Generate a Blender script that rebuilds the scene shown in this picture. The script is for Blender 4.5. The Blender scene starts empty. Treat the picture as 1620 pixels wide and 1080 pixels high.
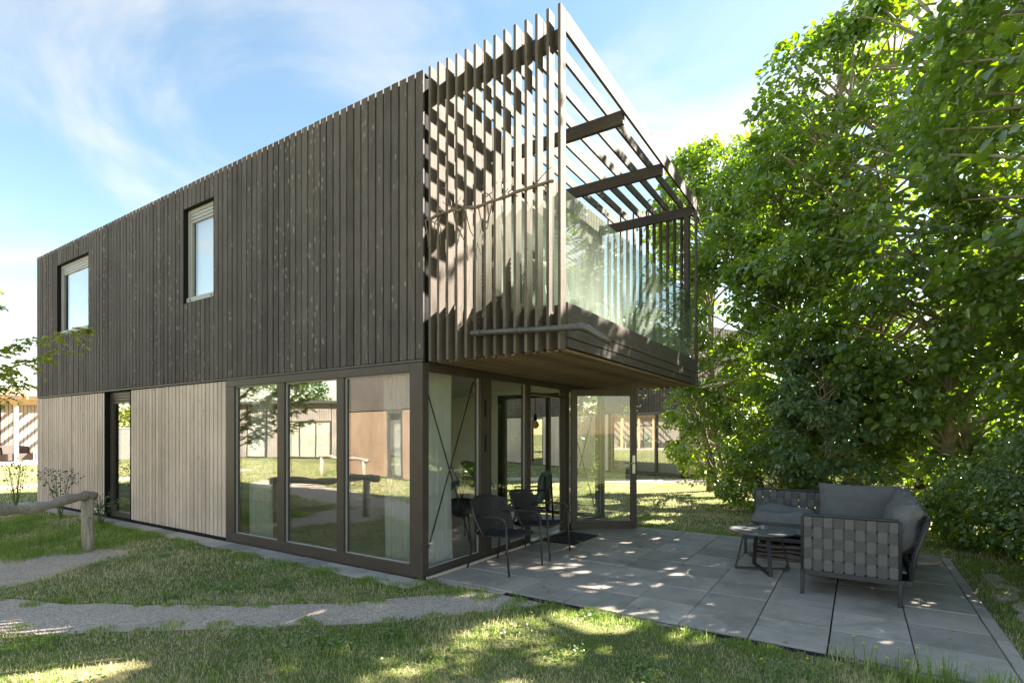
import bpy, bmesh, math, random
import numpy as np
from mathutils import Vector, Matrix, Euler
from mathutils.geometry import tessellate_polygon
rnd = random.Random(7)
sc = bpy.context.scene
COL = sc.collection
# ---------------------------------------------------------------- camera
# metres; x runs along the glazed gable front, y along the long facade, the house corner stands at 0,0
cam = bpy.data.cameras.new('camera'); cam.lens = 849/1620*36; cam.sensor_width = 36
cam.shift_y = 144/1620; cam.clip_start = .05; cam.clip_end = 2000
co = bpy.data.objects.new('camera', cam); COL.objects.link(co)
co.location = (-4.452, -4.05, 1.65); co.rotation_euler = (math.radians(90), 0, math.radians(32.8-90))
sc.camera = co
# ---------------------------------------------------------------- light
SUN_EL, SUN_AZ = 39, 127.7
el, az = math.radians(SUN_EL), math.radians(SUN_AZ)
S = Vector((math.sin(az)*math.cos(el), math.cos(az)*math.cos(el), math.sin(el)))
w = bpy.data.worlds.new('World'); sc.world = w; w.use_nodes = True
nt = w.node_tree; nt.nodes.clear()
def N(nt, t, **kw):
    n = nt.nodes.new(t)
    for k, v in kw.items():
        if k[0] == 'i' and k[1:].isdigit(): n.inputs[int(k[1:])].default_value = v
        else: setattr(n, k, v)
    return n
sky = N(nt, 'ShaderNodeTexSky', sky_type='NISHITA', sun_disc=False, sun_elevation=el, sun_rotation=az,
        air_density=1.0, dust_density=.25, ozone_density=1.0, altitude=20)
bg = N(nt, 'ShaderNodeBackground'); bg.inputs[1].default_value = .085
out = N(nt, 'ShaderNodeOutputWorld')
tc = N(nt, 'ShaderNodeTexCoord'); sp = N(nt, 'ShaderNodeSeparateXYZ')
nt.links.new(tc.outputs['Generated'], sp.inputs[0])
za = N(nt, 'ShaderNodeMath', operation='MAXIMUM', i1=0.0); nt.links.new(sp.outputs[2], za.inputs[0])
zb = N(nt, 'ShaderNodeMath', operation='ADD', i1=.22); nt.links.new(za.outputs[0], zb.inputs[0])
cx_ = N(nt, 'ShaderNodeMath', operation='DIVIDE'); cy_ = N(nt, 'ShaderNodeMath', operation='DIVIDE')
nt.links.new(sp.outputs[0], cx_.inputs[0]); nt.links.new(zb.outputs[0], cx_.inputs[1])
nt.links.new(sp.outputs[1], cy_.inputs[0]); nt.links.new(zb.outputs[0], cy_.inputs[1])
cb = N(nt, 'ShaderNodeCombineXYZ', i2=.4); nt.links.new(cx_.outputs[0], cb.inputs[0]); nt.links.new(cy_.outputs[0], cb.inputs[1])
n1 = N(nt, 'ShaderNodeTexNoise'); n1.inputs['Scale'].default_value = 1.35; n1.inputs['Detail'].default_value = 7
n1.inputs['Roughness'].default_value = .52; n1.inputs['Distortion'].default_value = .9
nt.links.new(cb.outputs[0], n1.inputs['Vector'])
cr = N(nt, 'ShaderNodeMapRange', i1=.44, i2=.8, i3=0.0, i4=.7); cr.interpolation_type = 'SMOOTHSTEP'
nt.links.new(n1.outputs[0], cr.inputs[0])
mxc = N(nt, 'ShaderNodeMix', data_type='RGBA'); nt.links.new(cr.outputs[0], mxc.inputs[0])
hs0 = N(nt, 'ShaderNodeHueSaturation'); hs0.inputs['Saturation'].default_value = 1.16; hs0.inputs['Value'].default_value = .67
nt.links.new(sky.outputs[0], hs0.inputs['Color']); nt.links.new(hs0.outputs[0], mxc.inputs[6]); mxc.inputs[7].default_value = (2.3, 2.4, 2.52, 1)
wb = N(nt, 'ShaderNodeMix', data_type='RGBA', blend_type='MULTIPLY', i0=1.0); wb.inputs[7].default_value = (1.2, 1.0, .77, 1)
nt.links.new(mxc.outputs[2], wb.inputs[6]); nt.links.new(wb.outputs[2], bg.inputs[0]); nt.links.new(bg.outputs[0], out.inputs[0])
sl = bpy.data.lights.new('sun', 'SUN'); sl.energy = 4.2; sl.angle = math.radians(.53); sl.color = (1, .93, .82)
so = bpy.data.objects.new('sun', sl); COL.objects.link(so); so.rotation_euler = S.to_track_quat('Z', 'Y').to_euler()
so.location = S*60
vs = sc.view_settings; sc.display_settings.display_device = 'sRGB'
vs.view_transform = 'Standard'; vs.look = 'None'; vs.gamma = 1; vs.use_curve_mapping = False
vs.exposure = 2.82
sc.cycles.transparent_max_bounces = 32; sc.cycles.max_bounces = 12; sc.cycles.diffuse_bounces = 7; sc.cycles.transmission_bounces = 8
sc.cycles.caustics_reflective = False; sc.cycles.caustics_refractive = False
# ---------------------------------------------------------------- materials
def mat(name):
    m = bpy.data.materials.new(name); m.use_nodes = True
    return m, m.node_tree, m.node_tree.nodes['Principled BSDF']
def ramp(nt, stops, inp):
    r = nt.nodes.new('ShaderNodeValToRGB'); e = r.color_ramp.elements
    e[0].position, e[0].color = stops[0][0], (*stops[0][1], 1)
    e[1].position, e[1].color = stops[-1][0], (*stops[-1][1], 1)
    for p, c in stops[1:-1]:
        k = e.new(p); k.color = (*c, 1)
    nt.links.new(inp, r.inputs[0]); return r.outputs[0]
def pos(nt, scale=(1, 1, 1), rand=True):
    g = nt.nodes.new('ShaderNodeNewGeometry'); o = g.outputs['Position']
    m = nt.nodes.new('ShaderNodeVectorMath'); m.operation = 'MULTIPLY'; m.inputs[1].default_value = scale
    nt.links.new(o, m.inputs[0]); o = m.outputs[0]
    if rand:
        oi = nt.nodes.new('ShaderNodeObjectInfo')
        a = nt.nodes.new('ShaderNodeVectorMath'); a.operation = 'MULTIPLY_ADD'
        a.inputs[1].default_value = (37, 61, 53); nt.links.new(oi.outputs['Random'], a.inputs[0]); nt.links.new(o, a.inputs[2])
        o = a.outputs[0]
    return o
def noise(nt, vec, scale, detail=4, rough=.6, dist=0):
    n = nt.nodes.new('ShaderNodeTexNoise'); n.inputs['Scale'].default_value = scale; n.inputs['Detail'].default_value = detail
    n.inputs['Roughness'].default_value = rough; n.inputs['Distortion'].default_value = dist
    nt.links.new(vec, n.inputs['Vector']); return n.outputs[0]
def mix(nt, fac, a, b, mode='MIX'):
    m = nt.nodes.new('ShaderNodeMix'); m.data_type = 'RGBA'; m.blend_type = mode
    for v, i in ((fac, 0), (a, 6), (b, 7)):
        if hasattr(v, 'node'): nt.links.new(v, m.inputs[i])
        elif i == 0: m.inputs[0].default_value = v
        else: m.inputs[i].default_value = (*v, 1)
    return m.outputs[2]
def mrange(nt, v, a, b, c=0., d=1.):
    m = nt.nodes.new('ShaderNodeMapRange'); nt.links.new(v, m.inputs[0])
    for i, x in zip((1, 2, 3, 4), (a, b, c, d)): m.inputs[i].default_value = x
    return m.outputs[0]
def bump(nt, b, h, strength, dist=.01):
    n = nt.nodes.new('ShaderNodeBump'); n.inputs['Strength'].default_value = strength; n.inputs['Distance'].default_value = dist
    nt.links.new(h, n.inputs['Height']); nt.links.new(n.outputs[0], b.inputs['Normal'])
def wood(name, lo, hi, axis, fleck=None, knot=None, rough=.75, saw=0., tint=.35, fleck_amt=.75):
    m, nt, b = mat(name)
    st = [14, 14, 14]; st['xyz'.index(axis)] = 1.1
    p = pos(nt, st)
    g = noise(nt, p, 3.2, 6, .65, .6)
    c = ramp(nt, [(.3, lo), (.7, hi)], g)
    oi = nt.nodes.new('ShaderNodeObjectInfo')
    v = mrange(nt, oi.outputs['Random'], 0, 1, 1-tint, 1+tint)
    hs = nt.nodes.new('ShaderNodeHueSaturation'); nt.links.new(v, hs.inputs['Value']); nt.links.new(c, hs.inputs['Color'])
    c = hs.outputs[0]
    # broad weathering
    p0 = pos(nt, (1, 1, 1), False)
    wz = noise(nt, p0, .9, 5, .6)
    c = mix(nt, mrange(nt, wz, .35, .7, 0, .45), c, tuple(x*1.5 for x in hi))
    ks = [15, 15, 15]; ks['xyz'.index(axis)] = 7.5
    pk = pos(nt, ks)
    vo = nt.nodes.new('ShaderNodeTexVoronoi'); vo.inputs['Scale'].default_value = 1.0; nt.links.new(pk, vo.inputs['Vector'])
    sep = nt.nodes.new('ShaderNodeSeparateColor'); nt.links.new(vo.outputs['Color'], sep.inputs[0])
    pick = mrange(nt, sep.outputs[0], .55, .85)
    nn = noise(nt, p, 6, 3)
    dd = nt.nodes.new('ShaderNodeMath'); dd.operation = 'ADD'; nt.links.new(vo.outputs['Distance'], dd.inputs[0])
    ns = mrange(nt, nn, 0, 1, -.3, .3); nt.links.new(ns, dd.inputs[1])
    spot = mrange(nt, dd.outputs[0], .16, .3, 1, 0)
    ml = nt.nodes.new('ShaderNodeMath'); ml.operation = 'MULTIPLY'; nt.links.new(spot, ml.inputs[0]); nt.links.new(pick, ml.inputs[1])
    if fleck:
        ml2 = nt.nodes.new('ShaderNodeMath'); ml2.operation = 'MULTIPLY'; ml2.inputs[1].default_value = fleck_amt; nt.links.new(ml.outputs[0], ml2.inputs[0])
        c = mix(nt, ml2.outputs[0], c, fleck)
    if knot:
        core = mrange(nt, dd.outputs[0], .05, .16, .85, 0)
        mk = nt.nodes.new('ShaderNodeMath'); mk.operation = 'MULTIPLY'; nt.links.new(core, mk.inputs[0]); nt.links.new(pick, mk.inputs[1])
        c = mix(nt, mk.outputs[0], c, knot)
    nt.links.new(c, b.inputs['Base Color'])
    b.inputs['Roughness'].default_value = rough; b.inputs['Specular IOR Level'].default_value = .3
    h = g
    if saw:
        ss = [2.5, 2.5, 2.5]; ss['xyz'.index(axis)] = 60
        h2 = noise(nt, pos(nt, ss), 1.6, 2)
        ad = nt.nodes.new('ShaderNodeMath'); ad.operation = 'MULTIPLY_ADD'; ad.inputs[1].default_value = saw
        nt.links.new(h2, ad.inputs[0]); nt.links.new(g, ad.inputs[2]); h = ad.outputs[0]
    bump(nt, b, h, .55, .006)
    return m
def plain(name, col, rough=.6, metal=0, var=.15, scale=9, bmp=.15, spec=.4):
    m, nt, b = mat(name)
    p = pos(nt)
    n = noise(nt, p, scale, 6, .65)
    c = ramp(nt, [(.3, tuple(x*(1-var) for x in col)), (.7, tuple(min(1, x*(1+var)) for x in col))], n)
    nt.links.new(c, b.inputs['Base Color']); b.inputs['Roughness'].default_value = rough; b.inputs['Metallic'].default_value = metal
    b.inputs['Specular IOR Level'].default_value = spec
    if bmp: bump(nt, b, noise(nt, p, scale*9, 3), bmp, .003)
    return m
def glass(name, f0, tint=(.97, .985, .97), dirt=None):
    m, nt, b = mat(name); nt.nodes.remove(b)
    o = nt.nodes['Material Output']
    tr = nt.nodes.new('ShaderNodeBsdfTransparent'); tr.inputs[0].default_value = (*tint, 1)
    gl = nt.nodes.new('ShaderNodeBsdfGlossy'); gl.inputs['Roughness'].default_value = 0; gl.inputs[0].default_value = (1, 1, 1, 1)
    lw = nt.nodes.new('ShaderNodeLayerWeight'); lw.inputs[0].default_value = .5
    pw = nt.nodes.new('ShaderNodeMath'); pw.operation = 'POWER'; pw.inputs[1].default_value = 3.6; nt.links.new(lw.outputs['Facing'], pw.inputs[0])
    f = mrange(nt, pw.outputs[0], 0, 1, f0, 1)
    ms = nt.nodes.new('ShaderNodeMixShader'); nt.links.new(f, ms.inputs[0]); nt.links.new(tr.outputs[0], ms.inputs[1]); nt.links.new(gl.outputs[0], ms.inputs[2])
    s = ms.outputs[0]
    # slight waviness of float glass
    bp = nt.nodes.new('ShaderNodeBump'); bp.inputs['Strength'].default_value = .012; bp.inputs['Distance'].default_value = .05
    nt.links.new(noise(nt, pos(nt), 1.4, 1), bp.inputs['Height']); nt.links.new(bp.outputs[0], gl.inputs['Normal'])
    if dirt:
        col, z0, z1, amt = dirt
        df = nt.nodes.new('ShaderNodeBsdfDiffuse'); df.inputs[0].default_value = (*col, 1)
        tl = nt.nodes.new('ShaderNodeBsdfTranslucent'); tl.inputs[0].default_value = (*col, 1)
        md = nt.nodes.new('ShaderNodeMixShader'); md.inputs[0].default_value = .5
        nt.links.new(df.outputs[0], md.inputs[1]); nt.links.new(tl.outputs[0], md.inputs[2])
        pp = pos(nt, (1, 1, 1), False); sp = nt.nodes.new('ShaderNodeSeparateXYZ'); nt.links.new(pp, sp.inputs[0])
        zf = mrange(nt, sp.outputs[2], z0, z1, amt, amt*.12)
        nz = mrange(nt, noise(nt, pos(nt, (3, 3, .6)), 3, 6, .7), .25, .7, .45, 1.25)
        mm = nt.nodes.new('ShaderNodeMath'); mm.operation = 'MULTIPLY'; mm.use_clamp = True
        nt.links.new(zf, mm.inputs[0]); nt.links.new(nz, mm.inputs[1])
        m2 = nt.nodes.new('ShaderNodeMixShader'); nt.links.new(mm.outputs[0], m2.inputs[0]); nt.links.new(s, m2.inputs[1]); nt.links.new(md.outputs[0], m2.inputs[2])
        s = m2.outputs[0]
    nt.links.new(s, o.inputs['Surface'])
    return m
def leaf_mat(name, cols, trans=.45, gloss=.35):
    m, nt, b = mat(name); nt.nodes.remove(b); o = nt.nodes['Material Output']
    g = nt.nodes.new('ShaderNodeNewGeometry')
    c = ramp(nt, [(i/(len(cols)-1), k) for i, k in enumerate(cols)], g.outputs['Random Per Island'])
    big = noise(nt, pos(nt, (1, 1, 1), True), 1.1, 2)
    c = mix(nt, mrange(nt, big, .4, .65, 0, .5), c, cols[-1])
    df = nt.nodes.new('ShaderNodeBsdfDiffuse'); nt.links.new(c, df.inputs[0])
    tl = nt.nodes.new('ShaderNodeBsdfTranslucent')
    hs = nt.nodes.new('ShaderNodeHueSaturation'); hs.inputs['Value'].default_value = 1.75; hs.inputs['Saturation'].default_value = 1.3; hs.inputs['Hue'].default_value = .488
    nt.links.new(c, hs.inputs['Color']); nt.links.new(hs.outputs[0], tl.inputs[0])
    mx = nt.nodes.new('ShaderNodeMixShader'); mx.inputs[0].default_value = trans+.06
    nt.links.new(df.outputs[0], mx.inputs[1]); nt.links.new(tl.outputs[0], mx.inputs[2])
    gl = nt.nodes.new('ShaderNodeBsdfGlossy'); gl.inputs['Roughness'].default_value = gloss; gl.inputs[0].default_value = (1, 1, 1, 1)
    fr = nt.nodes.new('ShaderNodeLayerWeight'); fr.inputs[0].default_value = .5
    ff = mrange(nt, fr.outputs['Facing'], .2, 1, .05, .32)
    m2 = nt.nodes.new('ShaderNodeMixShader'); nt.links.new(ff, m2.inputs[0]); nt.links.new(mx.outputs[0], m2.inputs[1]); nt.links.new(gl.outputs[0], m2.inputs[2])
    nt.links.new(m2.outputs[0], o.inputs['Surface'])
    return m

M = {}
M['black'] = wood('black_stained_wood', (.05, .041, .037), (.115, .096, .088), 'z', fleck=(.42, .39, .35), saw=1.2, tint=.32, fleck_amt=.42)
M['larch'] = wood('grey_larch', (.5, .395, .33), (.66, .54, .46), 'z', knot=(.13, .09, .065), tint=.16)
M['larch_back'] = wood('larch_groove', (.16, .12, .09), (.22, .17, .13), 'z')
M['slat'] = wood('weathered_slat_wood', (.05, .038, .03), (.17, .135, .105), 'z', fleck=(.07, .06, .05), saw=.4, tint=.2)
M['slat_x'] = wood('weathered_beam_wood', (.05, .038, .03), (.17, .135, .105), 'x', fleck=(.07, .06, .05), saw=.4, tint=.2)
M['beam_y'] = wood('dark_beam_wood', (.06, .05, .045), (.1, .085, .075), 'y', saw=.4, tint=.2)
M['deckbeam'] = wood('deck_edge_wood', (.07, .058, .052), (.13, .11, .095), 'x', saw=.4, tint=.2)
M['soffit'] = wood('soffit_wood', (.15, .1, .065), (.28, .19, .125), 'x', tint=.45)
M['frame'] = plain('dark_brown_frame_paint', (.072, .056, .047), .42, var=.14, scale=4)
M['alu'] = plain('grey_aluminium_window', (.4, .385, .37), .4, .1, var=.08, scale=3)
M['rubber'] = plain('dark_gap', (.012, .011, .011), .9, bmp=0)
M['core'] = plain('dark_membrane', (.006, .0055, .006), .9, bmp=0)
M['white'] = plain('white_plaster', (.72, .71, .67), .8, var=.04, scale=2)
M['ceiling'] = plain('pale_ceiling', (.55, .53, .5), .8, var=.04, scale=2)
M['floor'] = plain('oak_floor', (.36, .29, .22), .45, var=.15, scale=3)
M['glass'] = glass('window_glass', .21)
M['glass_soft'] = glass('front_glass', .06)
M['glass_bal'] = glass('dirty_balustrade_glass', .035, (.9, .95, .92), dirt=((.5, .56, .47), 2.9, 3.8, .5))
M['steel'] = plain('brushed_steel', (.5, .49, .47), .3, .9, var=.05)
M['zinc'] = plain('grey_pipe_metal', (.13, .118, .11), .45, .5, var=.2)
M['dmetal'] = plain('charcoal_powder_coat', (.045, .045, .05), .5, .2, var=.1, spec=.5)
M['tabletop'] = plain('grey_coated_tabletop', (.16, .155, .155), .5, .1, var=.1)
M['cmetal'] = plain('brown_black_powder_coat', (.055, .048, .045), .45, .2, var=.1, spec=.5)
M['rope'] = plain('dark_woven_rope', (.042, .037, .036), .7, var=.3, scale=30, bmp=.4)
M['strap_dark'] = plain('dark_webbing', (.1, .094, .093), .75, var=.12, scale=60, bmp=.5)
M['strap'] = plain('charcoal_webbing', (.142, .135, .133), .8, var=.12, scale=60, bmp=.5)
M['cushion'] = plain('charcoal_outdoor_fabric', (.19, .188, .19), .9, var=.12, scale=14, bmp=.5, spec=.2)
M['brown_cover'] = plain('brown_furniture_cover', (.13, .1, .085), .7, var=.2, scale=5, bmp=.4)
M['green_cushion'] = plain('grey_green_cushion', (.16, .2, .19), .9, var=.1)
M['ashglass'] = glass('ashtray_glass', .12, (.85, .88, .88))
M['rattan'] = plain('dark_rattan', (.085, .065, .055), .75, var=.3, scale=25, bmp=.5)
M['lattan'] = plain('brown_wicker', (.2, .14, .09), .75, var=.3, scale=25, bmp=.5)
M['bulb'] = plain('amber_bulb_glass', (.5, .33, .14), .2, var=.1)
M['bark'] = plain('grey_brown_bark', (.2, .165, .12), .9, var=.4, scale=6, bmp=.9)
M['bark_pale'] = plain('pale_bark', (.34, .3, .22), .9, var=.35, scale=7, bmp=.9)
M['bark_dark'] = plain('dark_bark', (.11, .085, .06), .9, var=.4, scale=6, bmp=.9)
M['log'] = wood('weathered_log', (.1, .082, .066), (.46, .4, .33), 'x', knot=(.08, .06, .05), tint=.1)
M['logz'] = wood('weathered_post', (.15, .125, .1), (.5, .43, .35), 'z', knot=(.08, .06, .05), tint=.1)
M['red_larch'] = wood('red_brown_larch', (.2, .125, .085), (.36, .245, .17), 'z', knot=(.1, .05, .03), tint=.25)
M['fresh_larch'] = wood('fresh_larch', (.52, .33, .17), (.66, .45, .26), 'z', tint=.1)
M['fresh_larch_x'] = wood('fresh_larch_beam', (.52, .33, .17), (.66, .45, .26), 'x', tint=.1)
M['roof'] = plain('dark_bitumen_roof', (.06, .058, .055), .9, var=.2)
M['old_wood'] = wood('old_grey_boards', (.22, .185, .155), (.33, .285, .245), 'z', knot=(.1, .08, .06), tint=.25)
M['white_wall'] = plain('white_render', (.33, .32, .29), .9, var=.06)
M['pot'] = plain('dark_planter', (.03, .03, .03), .6)
M['leaf_in'] = leaf_mat('house_plant_leaf', [(.02, .07, .03), (.04, .11, .045)], .25)
M['vine'] = plain('dry_vine_stem', (.2, .15, .11), .9, var=.35, scale=20, bmp=.8)
G1 = [(.1, .165, .045), (.135, .215, .052), (.175, .27, .06), (.22, .33, .07)]
M['leaf'] = leaf_mat('maple_leaf', G1)
M['leaf2'] = leaf_mat('hazel_leaf', [(.11, .18, .05), (.145, .23, .06), (.2, .3, .07)])
M['leaf3'] = leaf_mat('field_maple_leaf_bright', [(.11, .19, .03), (.16, .25, .038), (.22, .31, .05)], .55)
M['leaf_elder'] = leaf_mat('elder_leaf', [(.1, .17, .075), (.13, .21, .09), (.17, .26, .11)], .35)
M['leaf_ivy'] = leaf_mat('privet_leaf', [(.12, .19, .085), (.16, .24, .1), (.21, .3, .12)], .3, .3)
M['leaf_yel'] = leaf_mat('honey_locust_leaf', [(.16, .24, .04), (.26, .32, .05), (.4, .4, .08)], .5)
M['rose_leaf'] = leaf_mat('rose_leaf', [(.035, .07, .025), (.06, .1, .035)], .35)
M['dead_leaf'] = plain('fallen_leaf_brown', (.3, .22, .1), .8, var=.4, scale=4)
M['petal'] = plain('cream_blossom', (.7, .68, .55), .8, bmp=0)
M['yellow'] = plain('buttercup_yellow', (.75, .55, .02), .6, bmp=0)
M['stem'] = plain('green_stem', (.1, .16, .04), .7, bmp=0)
def curtain_mat():
    m, nt, b = mat('sheer_white_curtain'); nt.nodes.remove(b); o = nt.nodes['Material Output']
    df = nt.nodes.new('ShaderNodeBsdfDiffuse'); df.inputs[0].default_value = (.9, .9, .88, 1)
    tl = nt.nodes.new('ShaderNodeBsdfTranslucent'); tl.inputs[0].default_value = (.9, .9, .88, 1)
    tr = nt.nodes.new('ShaderNodeBsdfTransparent')
    a = nt.nodes.new('ShaderNodeMixShader'); a.inputs[0].default_value = .5
    nt.links.new(df.outputs[0], a.inputs[1]); nt.links.new(tl.outputs[0], a.inputs[2])
    c = nt.nodes.new('ShaderNodeMixShader'); c.inputs[0].default_value = .05
    nt.links.new(a.outputs[0], c.inputs[1]); nt.links.new(tr.outputs[0], c.inputs[2]); nt.links.new(c.outputs[0], o.inputs['Surface'])
    return m
M['curtain'] = curtain_mat()
def tile_mat():
    m, nt, b = mat('concrete_paver')
    p = pos(nt); pw = pos(nt, (1, 1, 1), False)
    c = ramp(nt, [(.3, (.4, .34, .29)), (.7, (.57, .49, .425))], noise(nt, p, 2.2, 8, .68))
    oi = nt.nodes.new('ShaderNodeObjectInfo')
    hs = nt.nodes.new('ShaderNodeHueSaturation'); nt.links.new(mrange(nt, oi.outputs['Random'], 0, 1, .8, 1.15), hs.inputs['Value']); nt.links.new(c, hs.inputs['Color']); c = hs.outputs[0]
    c = mix(nt, mrange(nt, noise(nt, pw, 1.3, 6, .65, 1), .48, .7, 0, .65), c, (.21, .195, .15))      # algae stains
    c = mix(nt, mrange(nt, noise(nt, pw, 26, 3, .6), .66, .74, 0, .55), c, (.55, .53, .5))            # lime specks
    c = mix(nt, mrange(nt, noise(nt, pos(nt, (3, 22, 3), True), 1.5, 4, .6, 1.5), .62, .7, 0, .35), c, (.56, .53, .5))   # scuffs
    nt.links.new(c, b.inputs['Base Color']); b.inputs['Roughness'].default_value = .82; b.inputs['Specular IOR Level'].default_value = .3
    bump(nt, b, noise(nt, p, 90, 3), .35, .003); return m
M['tile'] = tile_mat()
def ground_mat():
    m, nt, b = mat('lawn_soil')
    p = pos(nt, (1, 1, 1), False)
    a = noise(nt, p, .8, 6, .65); c2 = noise(nt, p, 16, 5, .7); c3 = noise(nt, p, 70, 3, .6)
    c = ramp(nt, [(.3, (.18, .2, .08)), (.5, (.25, .26, .1)), (.62, (.4, .35, .19)), (.75, (.46, .4, .25))], a)
    c = mix(nt, mrange(nt, c2, .35, .65, .0, .7), c, (.09, .115, .03))
    c = mix(nt, mrange(nt, c3, .5, .7, .0, .6), c, (.3, .26, .14))
    nt.links.new(c, b.inputs['Base Color']); b.inputs['Roughness'].default_value = 1; b.inputs['Specular IOR Level'].default_value = .1
    bump(nt, b, c3, .9, .03); return m
M['ground'] = ground_mat()
def gravel_mat():
    m, nt, b = mat('fine_gravel')
    p = pos(nt, (1, 1, 1), False)
    vo = nt.nodes.new('ShaderNodeTexVoronoi'); vo.inputs['Scale'].default_value = 85; nt.links.new(p, vo.inputs['Vector'])
    se = nt.nodes.new('ShaderNodeSeparateColor'); nt.links.new(vo.outputs['Color'], se.inputs[0])
    c = ramp(nt, [(0, (.4, .31, .24)), (.4, (.62, .5, .4)), (.8, (.74, .61, .5)), (1, (.88, .78, .67))], se.outputs[0])
    c = mix(nt, mrange(nt, noise(nt, p, 1.4, 6, .65), .35, .7, 0, .5), c, (.48, .39, .315))
    c = mix(nt, mrange(nt, noise(nt, p, 9, 4, .65), .56, .72, 0, .45), c, (.3, .25, .19))
    nt.links.new(c, b.inputs['Base Color']); b.inputs['Roughness'].default_value = .95; b.inputs['Specular IOR Level'].default_value = .15
    bump(nt, b, vo.outputs['Distance'], .8, .012); return m
M['gravel'] = gravel_mat()
def grass_mat(name, dry):
    m, nt, b = mat(name); nt.nodes.remove(b); o = nt.nodes['Material Output']
    g = nt.nodes.new('ShaderNodeNewGeometry')
    green = ramp(nt, [(0, (.16, .245, .055)), (.5, (.235, .33, .07)), (1, (.33, .42, .1))], g.outputs['Random Per Island'])
    straw = ramp(nt, [(0, (.48, .42, .22)), (1, (.75, .66, .42))], g.outputs['Random Per Island'])
    p = pos(nt, (1, 1, 1), False)
    big = noise(nt, p, .85, 4, .6, .4); sm = noise(nt, p, 5, 3)
    ad = nt.nodes.new('ShaderNodeMath'); ad.operation = 'MULTIPLY_ADD'; ad.inputs[1].default_value = .45; nt.links.new(sm, ad.inputs[0]); nt.links.new(big, ad.inputs[2])
    r2 = nt.nodes.new('ShaderNodeMath'); r2.operation = 'MULTIPLY_ADD'; r2.inputs[1].default_value = .35; nt.links.new(g.outputs['Random Per Island'], r2.inputs[0]); nt.links.new(ad.outputs[0], r2.inputs[2])
    f = mrange(nt, r2.outputs[0], dry-.14, dry+.14)
    c = mix(nt, f, green, straw)
    df = nt.nodes.new('ShaderNodeBsdfDiffuse'); nt.links.new(c, df.inputs[0])
    tl = nt.nodes.new('ShaderNodeBsdfTranslucent'); hs = nt.nodes.new('ShaderNodeHueSaturation'); hs.inputs['Value'].default_value = 1.7
    nt.links.new(c, hs.inputs['Color']); nt.links.new(hs.outputs[0], tl.inputs[0])
    mx = nt.nodes.new('ShaderNodeMixShader'); mx.inputs[0].default_value = .4; nt.links.new(df.outputs[0], mx.inputs[1]); nt.links.new(tl.outputs[0], mx.inputs[2])
    nt.links.new(mx.outputs[0], o.inputs['Surface']); return m
M['grass'] = grass_mat('lawn_grass', .87)
M['grass_green'] = grass_mat('lush_grass', 1.12)
# ---------------------------------------------------------------- helpers
def tag(o, label=None, cat=None, group=None, kind=None):
    for k, v in (('label', label), ('category', cat), ('group', group), ('kind', kind)):
        if v: o[k] = v
    return o
def link(name, me, m=None, parent=None, loc=(0, 0, 0), rot=(0, 0, 0)):
    if m is not None and not me.materials: me.materials.append(m)
    o = bpy.data.objects.new(name, me); COL.objects.link(o)
    o.location = loc; o.rotation_euler = rot
    if parent is not None: o.parent = parent
    return o
def empty(name, label, cat, loc=(0, 0, 0), rz=0, group=None):
    o = bpy.data.objects.new(name, None); COL.objects.link(o); o.location = loc; o.rotation_euler = (0, 0, rz)
    o.empty_display_size = .2
    return tag(o, label, cat, group)
def dup(root, loc, rz, label, group=None):
    def cp(o, par):
        c = o.copy(); COL.objects.link(c); c.parent = par
        for ch in kids.get(o, []): cp(ch, c)
        return c
    kids = {}
    for o in list(COL.objects):
        if o.parent: kids.setdefault(o.parent, []).append(o)
    r = cp(root, None); r.location = loc; r.rotation_euler = (0, 0, rz); r['label'] = label
    if group: r['group'] = group
    return r
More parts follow.
